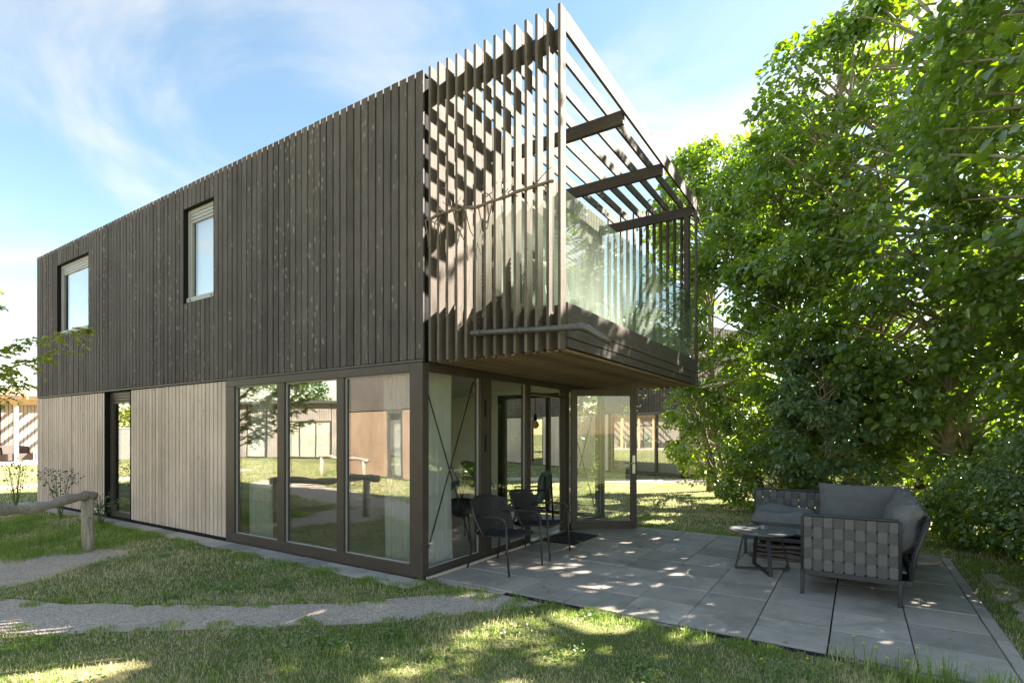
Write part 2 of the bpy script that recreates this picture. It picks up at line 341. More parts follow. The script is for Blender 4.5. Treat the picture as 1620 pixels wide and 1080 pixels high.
class MB:
    def __init__(s): s.v, s.f, s.sm = [], [], []
    def add(s, vs, fs, smooth=False, mx=None):
        n = len(s.v); s.v += [tuple(mx @ Vector(p)) if mx else tuple(p) for p in vs]
        s.f += [tuple(i+n for i in f) for f in fs]; s.sm += [smooth]*len(fs); return s
    def box(s, a, b, mx=None):
        x0, y0, z0 = a; x1, y1, z1 = b
        return s.add([(x0, y0, z0), (x1, y0, z0), (x1, y1, z0), (x0, y1, z0), (x0, y0, z1), (x1, y0, z1), (x1, y1, z1), (x0, y1, z1)],
              [(0, 3, 2, 1), (4, 5, 6, 7), (0, 1, 5, 4), (1, 2, 6, 5), (2, 3, 7, 6), (3, 0, 4, 7)], False, mx)
    def bar(s, p, q, w, d, up=(0, 0, 1)):          # rectangular bar between two points
        p, q = Vector(p), Vector(q); t = (q-p).normalized(); u = Vector(up)
        if abs(t.dot(u)) > .98: u = Vector((0, 1, 0))
        a = t.cross(u).normalized(); b = a.cross(t)
        vs = [c+a*i*w/2+b*j*d/2 for c in (p, q) for i, j in ((-1, -1), (1, -1), (1, 1), (-1, 1))]
        return s.add(vs, [(0, 3, 2, 1), (4, 5, 6, 7), (0, 1, 5, 4), (1, 2, 6, 5), (2, 3, 7, 6), (3, 0, 4, 7)])
    def tube(s, pts, r, n=8, cap=True, flat=1.):
        pts = [Vector(p) for p in pts]; k = len(pts)
        rs = r if isinstance(r, (list, tuple)) else [r]*k
        t0 = (pts[1]-pts[0]).normalized(); u = Vector((0, 0, 1)) if abs(t0.z) < .9 else Vector((1, 0, 0))
        a = t0.cross(u).normalized(); vs = []
        for i in range(k):
            t = (pts[min(i+1, k-1)]-pts[max(i-1, 0)]).normalized()
            a = (a-t*a.dot(t)).normalized(); b = t.cross(a)
            for j in range(n):
                th = 2*math.pi*j/n; vs.append(pts[i]+a*math.cos(th)*rs[i]+b*math.sin(th)*rs[i]*flat)
        fs = [(i*n+j, i*n+(j+1) % n, (i+1)*n+(j+1) % n, (i+1)*n+j) for i in range(k-1) for j in range(n)]
        if cap: fs += [tuple(range(n-1, -1, -1)), tuple((k-1)*n+j for j in range(n))]
        return s.add(vs, fs, True)
    def lathe(s, prof, n=28, c=(0, 0, 0), cap=True):
        vs = [(c[0]+r*math.cos(2*math.pi*j/n), c[1]+r*math.sin(2*math.pi*j/n), c[2]+z) for r, z in prof for j in range(n)]
        k = len(prof); fs = [(i*n+j, i*n+(j+1) % n, (i+1)*n+(j+1) % n, (i+1)*n+j) for i in range(k-1) for j in range(n)]
        if cap: fs += [tuple(range(n-1, -1, -1)), tuple((k-1)*n+j for j in range(n))]
        return s.add(vs, fs, True)
    def grid(s, fn, nu, nv, smooth=True, double=0.):
        vs = [fn(i/nu, j/nv) for i in range(nu+1) for j in range(nv+1)]
        return s.add(vs, [(i*(nv+1)+j, (i+1)*(nv+1)+j, (i+1)*(nv+1)+j+1, i*(nv+1)+j+1) for i in range(nu) for j in range(nv)], smooth)
    def mesh(s, name):
        me = bpy.data.meshes.new(name); me.from_pydata(s.v, [], s.f)
        me.polygons.foreach_set('use_smooth', s.sm); me.update(); return me
    def build(s, name, m, parent=None, loc=(0, 0, 0), rot=(0, 0, 0), bevel=0, seg=2):
        me = s.mesh(name)
        if bevel:
            bm = bmesh.new(); bm.from_mesh(me)
            es = [e for e in bm.edges if len(e.link_faces) == 2 and e.calc_face_angle(0) > .6]
            bmesh.ops.bevel(bm, geom=es, offset=bevel, segments=seg, affect='EDGES', profile=.5); bm.to_mesh(me); bm.free()
        return link(name, me, m, parent, loc, rot)
_boxes = {}
def boxmesh(dx, dy, dz, bev, m):
    key = (round(dx, 4), round(dy, 4), round(dz, 4), bev, m.name)
    if key not in _boxes:
        b = MB().box((-dx/2, -dy/2, -dz/2), (dx/2, dy/2, dz/2)); me = b.mesh('piece')
        if bev:
            bm = bmesh.new(); bm.from_mesh(me); bmesh.ops.bevel(bm, geom=list(bm.edges), offset=bev, segments=1, affect='EDGES'); bm.to_mesh(me); bm.free()
        me.materials.append(m); _boxes[key] = me
    return _boxes[key]
def piece(name, a, b, m, parent=None, bev=0, rot=(0, 0, 0)):       # box piece given by two corners, shares its mesh with equal pieces
    d = [abs(q-p) for p, q in zip(a, b)]; c = [(p+q)/2 for p, q in zip(a, b)]
    return link(name, boxmesh(*d, bev, m), None, parent, c, rot)
def fastmesh(name, verts, loops, sizes, smooth=False):
    me = bpy.data.meshes.new(name); me.vertices.add(len(verts)); me.vertices.foreach_set('co', np.ascontiguousarray(verts, dtype=np.float32).ravel())
    me.loops.add(len(loops)); me.loops.foreach_set('vertex_index', np.ascontiguousarray(loops, dtype=np.int32))
    st = np.concatenate([[0], np.cumsum(sizes)[:-1]]).astype(np.int32)
    me.polygons.add(len(sizes)); me.polygons.foreach_set('loop_start', st)
    if smooth: me.polygons.foreach_set('use_smooth', np.ones(len(sizes), dtype=bool))
    me.update(calc_edges=True); return me
def smooth_poly(pts, step=.25, jit=.05, seed=1):
    r = random.Random(seed); out = []
    n = len(pts)
    for i in range(n):
        p0, p1, p2, p3 = (Vector(pts[(i+k-1) % n]) for k in range(4))
        m_ = max(1, int((p2-p1).length/step))
        for k in range(m_):
            t = k/m_
            q = .5*((2*p1)+(p2-p0)*t+(2*p0-5*p1+4*p2-p3)*t*t+(3*p1-p0-3*p2+p3)*t**3)
            out.append((q.x+r.uniform(-jit, jit), q.y+r.uniform(-jit, jit)))
    return out
def inpoly(X, Y, poly):
    c = np.zeros(X.shape, bool); n = len(poly); j = n-1
    for i in range(n):
        xi, yi = poly[i]; xj, yj = poly[j]
        if yi != yj:
            c ^= ((yi > Y) != (yj > Y)) & (X < (xj-xi)*(Y-yi)/(yj-yi)+xi)
        j = i
    return c
def sheet(name, poly, z, m):
    me = bpy.data.meshes.new(name); v = [(x, y, z) for x, y in poly]
    tris = tessellate_polygon([[Vector(p) for p in v]])
    me.from_pydata(v, [], [tuple(t) for t in tris]); me.update()
    if me.polygons and me.polygons[0].normal.z < 0: me.flip_normals()
    return tag(link(name, me, m), kind='structure')
# ================================================================ SETTING
W, L, D, HT, ZB = 5.10, 11.82, 1.72, 5.66, 2.455
gm = bpy.data.meshes.new('ground'); gm.from_pydata([(-400, -400, 0), (400, -400, 0), (400, 400, 0), (-400, 400, 0)], [], [(0, 1, 2, 3)])
tag(link('ground', gm, M['ground']), kind='structure')
P_MAIN = smooth_poly([(.06, -.75), (-.39, -.33), (-1.24, .43), (-2.08, 1.75), (-2.73, 3.08), (-3.2, 5), (-4.3, 9), (-5.2, 12.2), (-6.8, 12.8), (-6.0, 9), (-4.6, 4.6), (-3.03, 1.87), (-2.39, .99), (-1.46, -.25), (-.9, -.85), (-.22, -1.3), (.06, -1.5)], .3, .045, 3)
P_BR = smooth_poly([(-2.6, 3.5), (-1.75, 3.95), (-1.2, 4.25), (-1.05, 4.6), (-1.45, 5.15), (-2.4, 5.35), (-3.6, 5.2), (-3.3, 4)], .3, .05, 5)
P_RB = smooth_poly([(11, 6.5), (12.6, 2.3), (13.9, -.4), (15.4, -1.4), (16.5, -1), (15, 0.7), (14.0, 2.6), (12.4, 6.5)], .5, .05, 7)
P_LB = smooth_poly([(8, 17.2), (1, 16.7), (-4, 17), (-9, 18.2), (-9, 19.6), (-4, 18.7), (1, 18.2), (8, 18.8)], .5, .05, 9)
for poly, z in ((P_MAIN, .004), (P_BR, .008), (P_RB, .004), (P_LB, .004)): sheet('gravel_path', poly, z, M['gravel'])
# patio of square concrete pavers, each laid by itself
PU0, PV0, PT = -4.95, .14, .545
pat = bpy.data.meshes.new('patio'); pat.from_pydata([(.06, -5.06, .012), (4.54, -5.06, .012), (4.54, -.02, .012), (.06, -.02, .012)], [], [(0, 1, 2, 3)])
patio = tag(link('patio', pat, M['rubber']), kind='structure')
for i in range(8):
    for j in range(9):
        g = .006 + (.006 if j in (2, 1) else 0)
        x0, y0 = PV0+i*PT, PU0+j*PT
        t = piece('paver', (x0+.003, y0+g/2, -.015), (x0+PT-.003, y0+PT-g/2, .03), M['tile'], patio, .004)
        t.rotation_euler = (rnd.uniform(-.006, .006), rnd.uniform(-.006, .006), rnd.uniform(-.004, .004)); t.location.z += rnd.uniform(-.003, .003)
x = PV0
while x < 4.5:                                                       # narrow edging kerb on the two open sides
    e = min(x+.98, 4.5); piece('kerb_stone', (x+.004, -5.052, -.05), (e-.004, -4.958, .024+rnd.uniform(-.004, .004)), M['tile'], patio, .006); x = e
y = -4.95
while y < -.1:
    e = min(y+.98, -.05); piece('kerb_stone', (.065, y+.004, -.05), (.132, e-.004, .016+rnd.uniform(-.006, .004)), M['tile'], patio, .006); y = e
# paving strip along the long facade
sm_ = bpy.data.meshes.new('paving_strip'); sm_.from_pydata([(-.32, -.1, .006), (.03, -.1, .006), (.03, 11.9, .006), (-.32, 11.9, .006)], [], [(0, 1, 2, 3)])
strip = tag(link('paving_strip', sm_, M['rubber']), kind='structure')
y = -.1
while y < 11.8:
    t = piece('paver', (-.31, y+.004, -.02), (-.012, y+.536, .024), M['tile'], strip, .004); t.rotation_euler = (rnd.uniform(-.006, .006), rnd.uniform(-.012, .012), rnd.uniform(-.012, .012)); y += .54
# ================================================================ HOUSE
house = empty('timber_house', 'two-storey black timber house with slatted balcony above a glazed ground floor corner', 'house', (0, 0, 0))
W1, W2 = (4.278, 5.195, 3.74, 5.28), (8.94, 10.6, 3.74, 5.28)
DR = (7.10, 8.20, .03, 2.43); GZ = (0, 3.943)
core = MB()
def wallrect(u0, u1, z0, z1, holes):
    us = sorted({u0, u1, *[h[0] for h in holes], *[h[1] for h in holes]})
    for a, b in zip(us, us[1:]):
        hs = [h for h in holes if h[0] <= a and h[1] >= b]
        if not hs: core.box((.055, a, z0), (.25, b, z1))
        for h in hs:
            if h[2] > z0: core.box((.055, a, z0), (.25, b, h[2]))
            if h[3] < z1: core.box((.055, a, h[3]), (.25, b, z1))
wallrect(.004, L-.01, ZB+.01, HT-.06, [W1, W2])
wallrect(GZ[1], L-.01, .02, ZB-.03, [DR])
core.box((.03, L-.2, .02), (W-.02, L-.005, HT-.06))
core.box((W-.25, 2.3, .02), (W-.03, L-.2, ZB-.01)); core.box((W-.25, .25, ZB+.01), (W-.03, L-.2, HT-.06))
core.build('wall', M['core'], house)
MB().box((.03, .03, HT-.058), (W-.03, L-.006, HT-.03)).build('roof', M['roof'], house)
slab = MB().box((.25, .12, ZB-.0), (W-.26, L-.21, ZB+.3)); slab.build('upper_floor', M['white'], house)
# vertical boards of the long facade
def boards(name, m, u0, u1, z0, z1, pitch, holes, gap=.011, vface=0.):
    n = round((u1-u0)/pitch); p = (u1-u0)/n
    for i in range(n):
        a, b = u0+i*p+gap/2, u0+(i+1)*p-gap/2
        segs = [(z0, z1)]
        for h in holes:
            if b > h[0]+.02 and a < h[1]-.02:
                segs = [s for q in segs for s in ((q[0], min(q[1], h[2])), (max(q[0], h[3]), q[1])) if s[1]-s[0] > .03]
        off = rnd.choice([0, 0, .003, .005])
        for s in segs:
            aa, bb = a, b
            piece(name, (vface+off, aa, s[0]), (.028, bb, s[1]), m, house, .002)
def split(u0, u1, hs): return sorted({u0, u1, *[h[0] for h in hs], *[h[1] for h in hs]})
us = split(-.02, L, [W1, W2])
for a, b in zip(us, us[1:]): boards('cladding_board', M['black'], a, b, ZB+.012, HT, .127, [W1, W2], .021)
boards('cladding_board', M['larch'], GZ[1]+.005, DR[0], .07, ZB-.035, .116, [], .024, .006)
boards('cladding_board', M['larch'], DR[1], L, .07, ZB-.035, .116, [], .024, .006)
piece('backing_panel', (.034, GZ[1]+.01, .08), (.0305, DR[0]-.004, ZB-.04), M['larch_back'], house); piece('backing_panel', (.034, DR[1]+.004, .08), (.0305, L-.02, ZB-.04), M['larch_back'], house)
piece('flashing', (-.012, -.02, ZB-.016), (.028, L, ZB+.002), M['zinc'], house)
piece('plinth', (.012, GZ[1], .0), (.03, DR[0]-.002, .064), M['rubber'], house); piece('plinth', (.012, DR[1]+.002, .0), (.03, L, .064), M['rubber'], house)
piece('roof_edge', (.056, -.0, HT-.03), (.12, L, HT-.008), M['rubber'], house)
# end board at gable corner, far gable and rear cladding (joined: hardly in view)
rear = MB()
for i in range(95): rear.box((W-.028, .02+i*.124, ZB), (W, .13+i*.124, HT))
for i in range(76): rear.box((W-.028, 2.35+i*.124, .06), (W, 2.46+i*.124, ZB-.02))
for i in range(41): rear.box((.03+i*.124, L-.004, ZB), (.14+i*.124, L+.022, HT))
tag(rear.build('rear_cladding', M['black'], house), kind='stuff')
def window(u0, u1, z0, z1, fr=.06, v=.1, name='window', vent=True, sill=True):
    f = MB()
    f.box((v-.03, u0+.01, z0+.01), (v+.05, u0+.01+fr, z1-.01)); f.box((v-.03, u1-.01-fr, z0+.01), (v+.05, u1-.01, z1-.01))
    f.box((v-.03, u0+.01+fr, z0+.01), (v+.05, u1-.01-fr, z0+.01+fr)); f.box((v-.03, u0+.01+fr, z1-.01-fr), (v+.05, u1-.01-fr, z1-.01))
    o = f.build(name, M['alu'], house, bevel=.004, seg=1)
    zt = z1-.01-fr
    if vent:
        for k in range(2):
            piece('vent_bar', (v-.02, u0+.012+fr, zt-.05-k*.055), (v+.03, u1-.012-fr, zt-.002-k*.055), M['alu'], o, .003)
        zt -= .115
    s = MB(); q = .04; a0, a1 = u0+.012+fr, u1-.012-fr; b0 = z0+.012+fr
    s.box((v-.02, a0, b0), (v+.03, a0+q, zt)); s.box((v-.02, a1-q, b0), (v+.03, a1, zt)); s.box((v-.02, a0+q, b0), (v+.03, a1-q, b0+q)); s.box((v-.02, a0+q, zt-q), (v+.03, a1-q, zt))
    s.build('sash', M['alu'], o, bevel=.003, seg=1)
    piece('pane', (v, a0+q-.004, b0+q-.004), (v+.014, a1-q+.004, zt-q+.004), M['glass'], o)
    if sill:
        piece('sill', (v-.06, u0+.012, z0+.002), (v-.032, u1-.012, z0+.1), M['alu'], o, .003)
        for uu in (u0+.14, u1-.14):
            MB().lathe([(.0, 0), (.014, 0), (.014, .006), (0, .006)], 10, cap=False).build('vent_plug', M['rubber'], o, (v-.06, uu, z0+.055), (0, math.radians(-90), 0))
    rv = MB(); t = .012
    rv.box((.001, u0, z0), (v-.032, u0+.008, z1)); rv.box((.001, u1-.008, z0), (v-.032, u1, z1)); rv.box((.001, u0+.008, z1-.008), (v-.032, u1-.008, z1)); rv.box((.001, u0+.008, z0), (v-.062, u1-.008, z0+.008))
    rv.build('reveal', M['core'], o)
    return o
window(*W1); window(*W2)
bl = MB().box((.2, 4.2, 3.6), (.22, 5.3, 5.4)); bl.build('roller_blind', M['white'], house)
nd = window(*DR, name='side_door', sill=False, v=.12)
for o in list(COL.objects):
    if o.parent == nd or o == nd:
        if o.data and o.data.materials and o.data.materials[0] == M['alu']: o.data = o.data.copy(); o.data.materials[0] = M['frame']
# glazed corner, long side
def fpiece(name, a, b): return piece(name, a, b, M['frame'], house, .004)
fpiece('corner_post', (-.004, -.004, .035), (.104, .19, ZB-.02))
fpiece('frame_rail', (.0, .19, 2.33), (.1, GZ[1]-.002, ZB-.02)); fpiece('frame_rail', (.0, .19, .03), (.1, GZ[1]-.002, .163))
for a, b in ((1.304, 1.434), (2.51, 2.666), (3.722, GZ[1]-.002)): fpiece('mullion', (.002, a, .163), (.098, b, 2.33))
for a, b in ((.19, 1.304), (1.434, 2.51), (2.666, 3.722)):
    piece('pane', (.05, a-.003, .16), (.064, b+.003, 2.333), M['glass'], house)
    bd = MB()
    for (p, q) in (((.036, a, .163), (.05, a+.016, 2.33)), ((.036, b-.016, .163), (.05, b, 2.33)), ((.036, a+.016, .163), (.05, b-.016, .176)), ((.036, a+.016, 2.314), (.05, b-.016, 2.33))): bd.box(p, q)
    bd.build('glazing_bead', M['alu'], house)
fpiece('base_rail', (.004, -.0, .0), (.09, GZ[1], .03))
# gable front
fpiece('frame_rail', (.104, .0, 2.345), (W-.004, .1, ZB-.012)); fpiece('frame_rail', (.104, .0, .035), (2.348, .1, .12)); fpiece('frame_rail', (3.6, .0, .035), (W, .1, .12))
for a, b in ((1.088, 1.341), (2.223, 2.348), (3.45, 3.6), (4.99, W)): fpiece('mullion', (a, .002, .12 if a != 3.45 else .03), (b, .098, 2.345))
piece('transom', (2.348, .01, 2.21), (3.45, .09, 2.25), M['frame'], house); piece('pane', (2.348, .045, 2.25), (3.45, .057, 2.345), M['glass_soft'], house)
for z in (1.4, 1.85): piece('vent_slot', (1.18, -.004, z), (1.215, .004, z+.22), M['rubber'], house)
for a, b in ((.104, 1.088), (1.341, 2.223), (3.6, 4.99)):
    piece('pane', (a-.003, .045, .118), (b+.003, .059, 2.348), M['glass_soft'], house)
    bd = MB(); bd.box((b-.02, .03, .12), (b, .045, 2.345)); bd.box((a, .03, .12), (b-.02, .045, .134)); bd.build('glazing_bead', M['alu'], house)
for a, b in ((.13, 1.06), (3.65, 4.93)):
    for s in (0, 1):
        p, q = ((a, .09, .16), (b, .09, 2.3)) if s == 0 else ((a, .112, 2.3), (b, .112, .16))
        rod = MB(); rod.tube([p, q], .009, 8); v = Vector(q)-Vector(p); v.normalize()
        for e, d in ((Vector(p), v), (Vector(q), -v)): rod.tube([e, e+d*.16], .017, 8)
        rod.build('brace_rod', M['cmetal'], house)
piece('threshold', (2.35, -.03, .03), (3.45, .1, .055), M['steel'], house, .004)
piece('timber_batten', (.02, -.075, .03), (2.2, -.035, .055), M['larch'], house, .004)
# interior
MB().box((.11, .1, .012), (W-.26, 6.0, .034)).build('interior_floor', M['floor'], house)
MB().box((.26, 6.0, .02), (W-.26, 6.1, ZB-.002)).build('interior_wall', M['white'], house)
MB().box((.11, .13, ZB-.03), (W-.26, 5.99, ZB-.01)).build('interior_ceiling', M['ceiling'], house)
MB().box((W-.28, 2.3, .035), (W-.252, 5.99, ZB-.035)).build('interior_lining', M['white'], house)
for a, b in ((.1, .16), (1.16, 1.24), (2.22, 2.298)): fpiece('mullion', (W-.1, a, .1), (W-.01, b, 2.35))
fpiece('frame_rail', (W-.1, .1, 2.35), (W-.01, 2.298, ZB-.012)); fpiece('frame_rail', (W-.1, .1, .03), (W-.01, 2.298, .1))
for a, b in ((.16, 1.16), (1.24, 2.22)): piece('pane', (W-.06, a-.002, .098), (W-.048, b+.002, 2.352), M['glass_soft'], house)
# upper gable wall behind the balcony: boards with a glazed door
up = MB(); up.box((.06, .03, ZB+.3), (1.6, .2, HT-.04)); up.box((3.6, .03, ZB+.3), (W-.03, .2, HT-.04)); up.box((1.6, .03, 5.1), (3.6, .2, HT-.04)); up.build('gable_wall', M['core'], house)
for i in range(41):
    a = .16+i*.12
    z0 = 5.1 if 1.55 < a < 3.6 else 2.9
    piece('gable_board', (a, .0, z0), (a+.11, .028, HT), M['slat'], house, .002)
fb = MB()
for p, q in (((1.6, .04, 2.9), (1.69, .12, 5.1)), ((3.51, .04, 2.9), (3.6, .12, 5.1)), ((2.55, .05, 2.9), (2.65, .11, 5.01)), ((1.69, .04, 5.01), (3.51, .12, 5.1)), ((1.69, .04, 2.9), (2.55, .12, 2.98)), ((2.65, .04, 2.9), (3.51, .12, 2.98))): fb.box(p, q)
bdoor = fb.build('balcony_door', M['frame'], house)
for a, b in ((1.69, 2.55), (2.65, 3.51)): piece('pane', (a, .07, 2.98), (b, .082, 5.01), M['glass'], bdoor)
MB().box((.3, .6, ZB+.31), (W-.3, .65, HT-.1)).build('upper_room_wall', M['white'], house)
# balcony: portals of slat + rafter + slat, then beams, deck edge, soffit, glass
NP = 14
for k in range(1, NP+1):
    u = -D*k/NP
    th, uu = .03, u
    last = k == NP
    sw = .108
    j = rnd.uniform(-.004, .004)
    zt = HT
    piece('balcony_slat', (.0+j, uu, 2.43), (sw+j, uu+th, zt-.0), M['slat'], house, .002)
    piece('balcony_slat', (W-sw+j, uu, 2.43), (W+j, uu+th, zt), M['slat'], house, .002)
    if last: piece('fascia_board', (sw+.006, uu-.002, zt-.2), (W-sw-.006, uu+th, zt+.002), M['slat_x'], house, .002)
    elif k % 2 == 0: piece('rafter', (sw+.006, uu, zt-.13), (W-sw-.006, uu+th, zt-.002), M['slat_x'], house, .002)
for a in (.115, 1.68, 3.2):
    piece('pergola_beam', (a, -D+.04, HT-.30), (a+.06, -.002, HT-.137), M['beam_y'], house, .003)
piece('pergola_beam', (W-.175, -D+.04, HT-.30), (W-.115, -.002, HT-.137), M['beam_y'], house, .003)
piece('slat_rail', (.15, -D+.04, 2.47), (.19, -.002, 2.655), M['beam_y'], house, .003); piece('slat_rail', (.15, -D+.04, 2.663), (.19, -.002, 2.86), M['beam_y'], house, .003)
piece('slat_rail', (W-.19, -D+.04, 2.47), (W-.15, -.002, 2.655), M['beam_y'], house, .003); piece('slat_rail', (W-.19, -D+.04, 2.663), (W-.15, -.002, 2.86), M['beam_y'], house, .003)
for z0, z1 in ((2.47, 2.555), (2.565, 2.67), (2.68, 2.9)): piece('deck_edge_board', (.15, -D, z0), (W-.15, -D+.034, z1), M['deckbeam'], house, .003)
MB().box((.2, -D+.05, 2.62), (W-.2, -.01, 2.88)).build('balcony_deck', M['deckbeam'], house)
MB().box((.2, -D+.045, 2.49), (W-.2, -.006, 2.5)).build('soffit_membrane', M['core'], house)
for k in range(20):
    a = -D+.045+k*.083; piece('soffit_board', (.196, a, 2.44), (W-.196, a+.052, 2.465), M['soffit'], house, .003)
for k, (a, b) in enumerate(((.16, 1.3), (1.31, 2.46), (2.47, 3.65), (3.66, 4.94))): piece('balustrade_pane', (a, -D+.05, 2.9), (b, -D+.062, 4.0), M['glass_bal'], house)
piece('balustrade_pane', (.205, -D+.08, 2.9), (.217, -D+.9, 4.0), M['glass_bal'], house)
# post behind right slats
piece('balcony_post', (W-.22, -D+.1, 2.88), (W-.14, -D+.18, HT-.31), M['beam_y'], house, .003)
# spout pipe
dp = MB(); dp.tube([(-.06, -.73, 2.665), (-.06, -1.3, 2.635), (-.06, -1.93, 2.6), (-.062, -2.0, 2.595)], .029, 14)
pipe = dp.build('drain_pipe', M['zinc'], house)
el_ = MB(); el_.tube([(-.062, -1.93, 2.602), (-.062, -1.975, 2.597), (-.045, -2.02, 2.58), (.0, -2.1, 2.52), (.05, -2.2, 2.46)], .033, 14); el_.build('pipe_elbow', M['zinc'], pipe)
for u in (-.82, -1.32, -1.86):
    z = 2.664-(-.73-u)*.052; c = MB(); c.tube([(-.06, u-.012, z), (-.06, u+.012, z)], .036, 14); c.box((-.03, u-.012, z-.012), (-.002, u+.012, z+.012)); c.build('pipe_clip', M['zinc'], pipe)
# open door leaf, hinged on the right jamb and swung out over the patio
leaf = MB()
lw, lh, st = 1.10, 2.32, .105
leaf.box((0, -.03, 0), (st, .03, lh)); leaf.box((lw-st, -.03, 0), (lw, .03, lh)); leaf.box((st, -.03, 0), (lw-st, .03, .13)); leaf.box((st, -.03, lh-.11), (lw-st, .03, lh))
door = leaf.build('door', M['frame'], house, (3.6, -.03, .05), (0, 0, math.atan2(-.88, .61)), bevel=.004, seg=1)
piece('door_pane', (st-.003, -.006, .127), (lw-st+.003, .006, lh-.107), M['glass_soft'], door)
hd = MB(); hd.box((lw-.075, -.038, .92), (lw-.03, -.03, 1.22)); hd.tube([(lw-.052, -.035, 1.09), (lw-.052, -.085, 1.09), (lw-.075, -.09, 1.09), (lw-.18, -.09, 1.088)], .009, 8)
hd.box((lw-.075, .03, .92), (lw-.03, .038, 1.22)); hd.tube([(lw-.052, .035, 1.09), (lw-.052, .085, 1.09), (lw-.18, .09, 1.088)], .009, 8); hd.build('door_handle', M['steel'], door)
for z in (.25, 1.1, 2.05):
    MB().tube([(-.012, .0, z), (-.012, .0, z+.1)], .011, 8).build('hinge', M['steel'], door)
# ================================================================ THINGS OF THE HOUSE
def curtain(label, p, q, z0, z1, folds, amp, seed, group):
    r = random.Random(seed); p, q = Vector(p), Vector(q); d = (q-p); n = Vector((-d.y, d.x)).normalized()
    ph = [r.uniform(0, 6.28) for _ in range(4)]
    def fn(s, t):
        z = z0+(z1-z0)*t; a = amp*(.55+.45*(1-t))
        w_ = math.sin(folds*6.283*s+ph[0]+.8*math.sin(3*s*6.28+ph[1]))*a+math.sin(folds*2.7*6.283*s+ph[2])*a*.3
        pt = p+d*(s+.012*math.sin(9*s+ph[3]+3*t)); pt = pt+n*(w_+.012*math.sin(4*t+ph[1]))
        return (pt.x, pt.y, z)
    o = MB().grid(fn, 140, 14).build('curtain', M['curtain']); return tag(o, label, 'curtain', group)
gc = 'sheer curtains behind the ground floor glass'
curtain('white sheer curtain hanging just left of the corner post behind the long facade glass', (.2, .16), (.2, .80), .05, 2.38, 7, .035, 1, gc)
curtain('white sheer curtain behind the glass pane crossed by black rods', (.16, .21), (.74, .21), .05, 2.38, 7, .035, 2, gc)
curtain('white sheer curtain at the left end of the long facade glazing, leftmost of the curtains', (.2, 3.62), (.2, 3.1), .05, 2.38, 6, .035, 3, gc)
curtain('narrow white curtain behind the plain glass pane left of the doorway', (1.36, .2), (1.6, .2), .05, 2.38, 4, .03, 4, gc)
curtain('white curtain behind the glass right of the door hinge', (3.62, .2), (4.15, .2), .05, 2.38, 6, .03, 5, gc)
# pendant bulb
pl = empty('pendant_lamp', 'bare amber glass bulb on a black cord inside the doorway', 'lamp', (4.18, 1.0, 1.75))
MB().tube([(0, 0, .22), (0, 0, .66)], .006, 6).build('cord', M['rubber'], pl)
MB().lathe([(.03, .12), (.032, .2), (.02, .24), (.008, .25)], 14).build('socket', M['rubber'], pl)
MB().lathe([(.004, -.03), (.05, -.01), (.075, .04), (.06, .09), (.028, .125)], 18).build('bulb', M['bulb'], pl)
# house plant on a tripod stand
pp = empty('house_plant', 'dark green large-leaved plant in a tripod planter behind the braced glass pane', 'plant', (2.02, 1.04, .035))
MB().lathe([(.09, .34), (.15, .38), (.17, .6), (.16, .6), (.15, .5)], 20).build('pot', M['pot'], pp)
tp = MB()
for k in range(3):
    a = k*2.094+.4; tp.tube([(math.cos(a)*.13, math.sin(a)*.13, .5), (math.cos(a)*.2, math.sin(a)*.2, 0)], .014, 6)
tp.build('planter_stand', M['pot'], pp)
def big_leaf(length, width, seed):
    r = random.Random(seed)
    def fn(s, t):
        wd = width*math.sin(math.pi*min(1, s*.93+.06))**.7*(1-.45*s); x_ = s*length; yy = (t-.5)*2*wd
        return (x_, yy, .22*length*math.sin(s*2.1)-.5*abs(t-.5)*width*.5-.25*s*s*length)
    return MB().grid(fn, 8, 6)
for k, (a, h_, ln) in enumerate(((.3, .95, .42), (1.9, 1.1, .46), (3.3, .9, .4), (4.2, 1.2, .48), (5.3, 1.0, .42))):
    e = (math.cos(a)*.16, math.sin(a)*.16, h_)
    MB().tube([(0, 0, .55), (math.cos(a)*.05, math.sin(a)*.05, .55+(h_-.55)*.6), e], .008, 5).build('stalk', M['stem'], pp)
    big_leaf(ln, .17, k).build('plant_leaf', M['leaf_in'], pp, e, (.2*math.sin(k), .5, a))
# armchair inside
ac = empty('lounge_chair', 'dark framed lounge chair with grey green cushions inside the doorway', 'armchair', (3.85, .95, .035), math.radians(200))
def pillow(wd, hg, th, seed, nx=18, ny=14, pinch=.06, sag=0):
    r = random.Random(seed); p1, p2, p3 = (r.uniform(0, 6.28) for _ in range(3))
    m_ = MB()
    for sgn in (1, -1):
        def fn(s, t):
            x_, y_ = s*2-1, t*2-1
            e = max(0., (1-x_**4)*(1-y_**4))**.5
            k = 1-pinch*(1-abs(x_)**2)*abs(y_)**3; k2 = 1-pinch*(1-abs(y_)**2)*abs(x_)**3
            dz = .06*th*(math.sin(5*x_+p1)+math.sin(4*y_+p2+2*x_)+math.sin(7*x_*y_+p3))*e
            return (x_*wd/2*k2, y_*hg/2*k, sgn*(th/2*e)+dz-sag*(1-x_*x_))
        g = MB().grid(fn, nx, ny)
        if sgn < 0: g.f = [tuple(reversed(f)) for f in g.f]
        m_.add(g.v, g.f, True)
    # piping along the seam
    ring = []
    for k in range(4*12):
        q = k/12; sd = int(q); f_ = q-sd
        x_, y_ = ((-1+2*f_, -1), (1, -1+2*f_), (1-2*f_, 1), (-1, 1-2*f_))[sd]
        ring.append((x_*wd/2*(1-pinch*(1-y_*y_)*abs(x_)**3), y_*hg/2*(1-pinch*(1-x_*x_)*abs(y_)**3), -sag*(1-x_*x_)))
    ring.append(ring[0]); m_.tube(ring, .006, 5, False)
    return m_
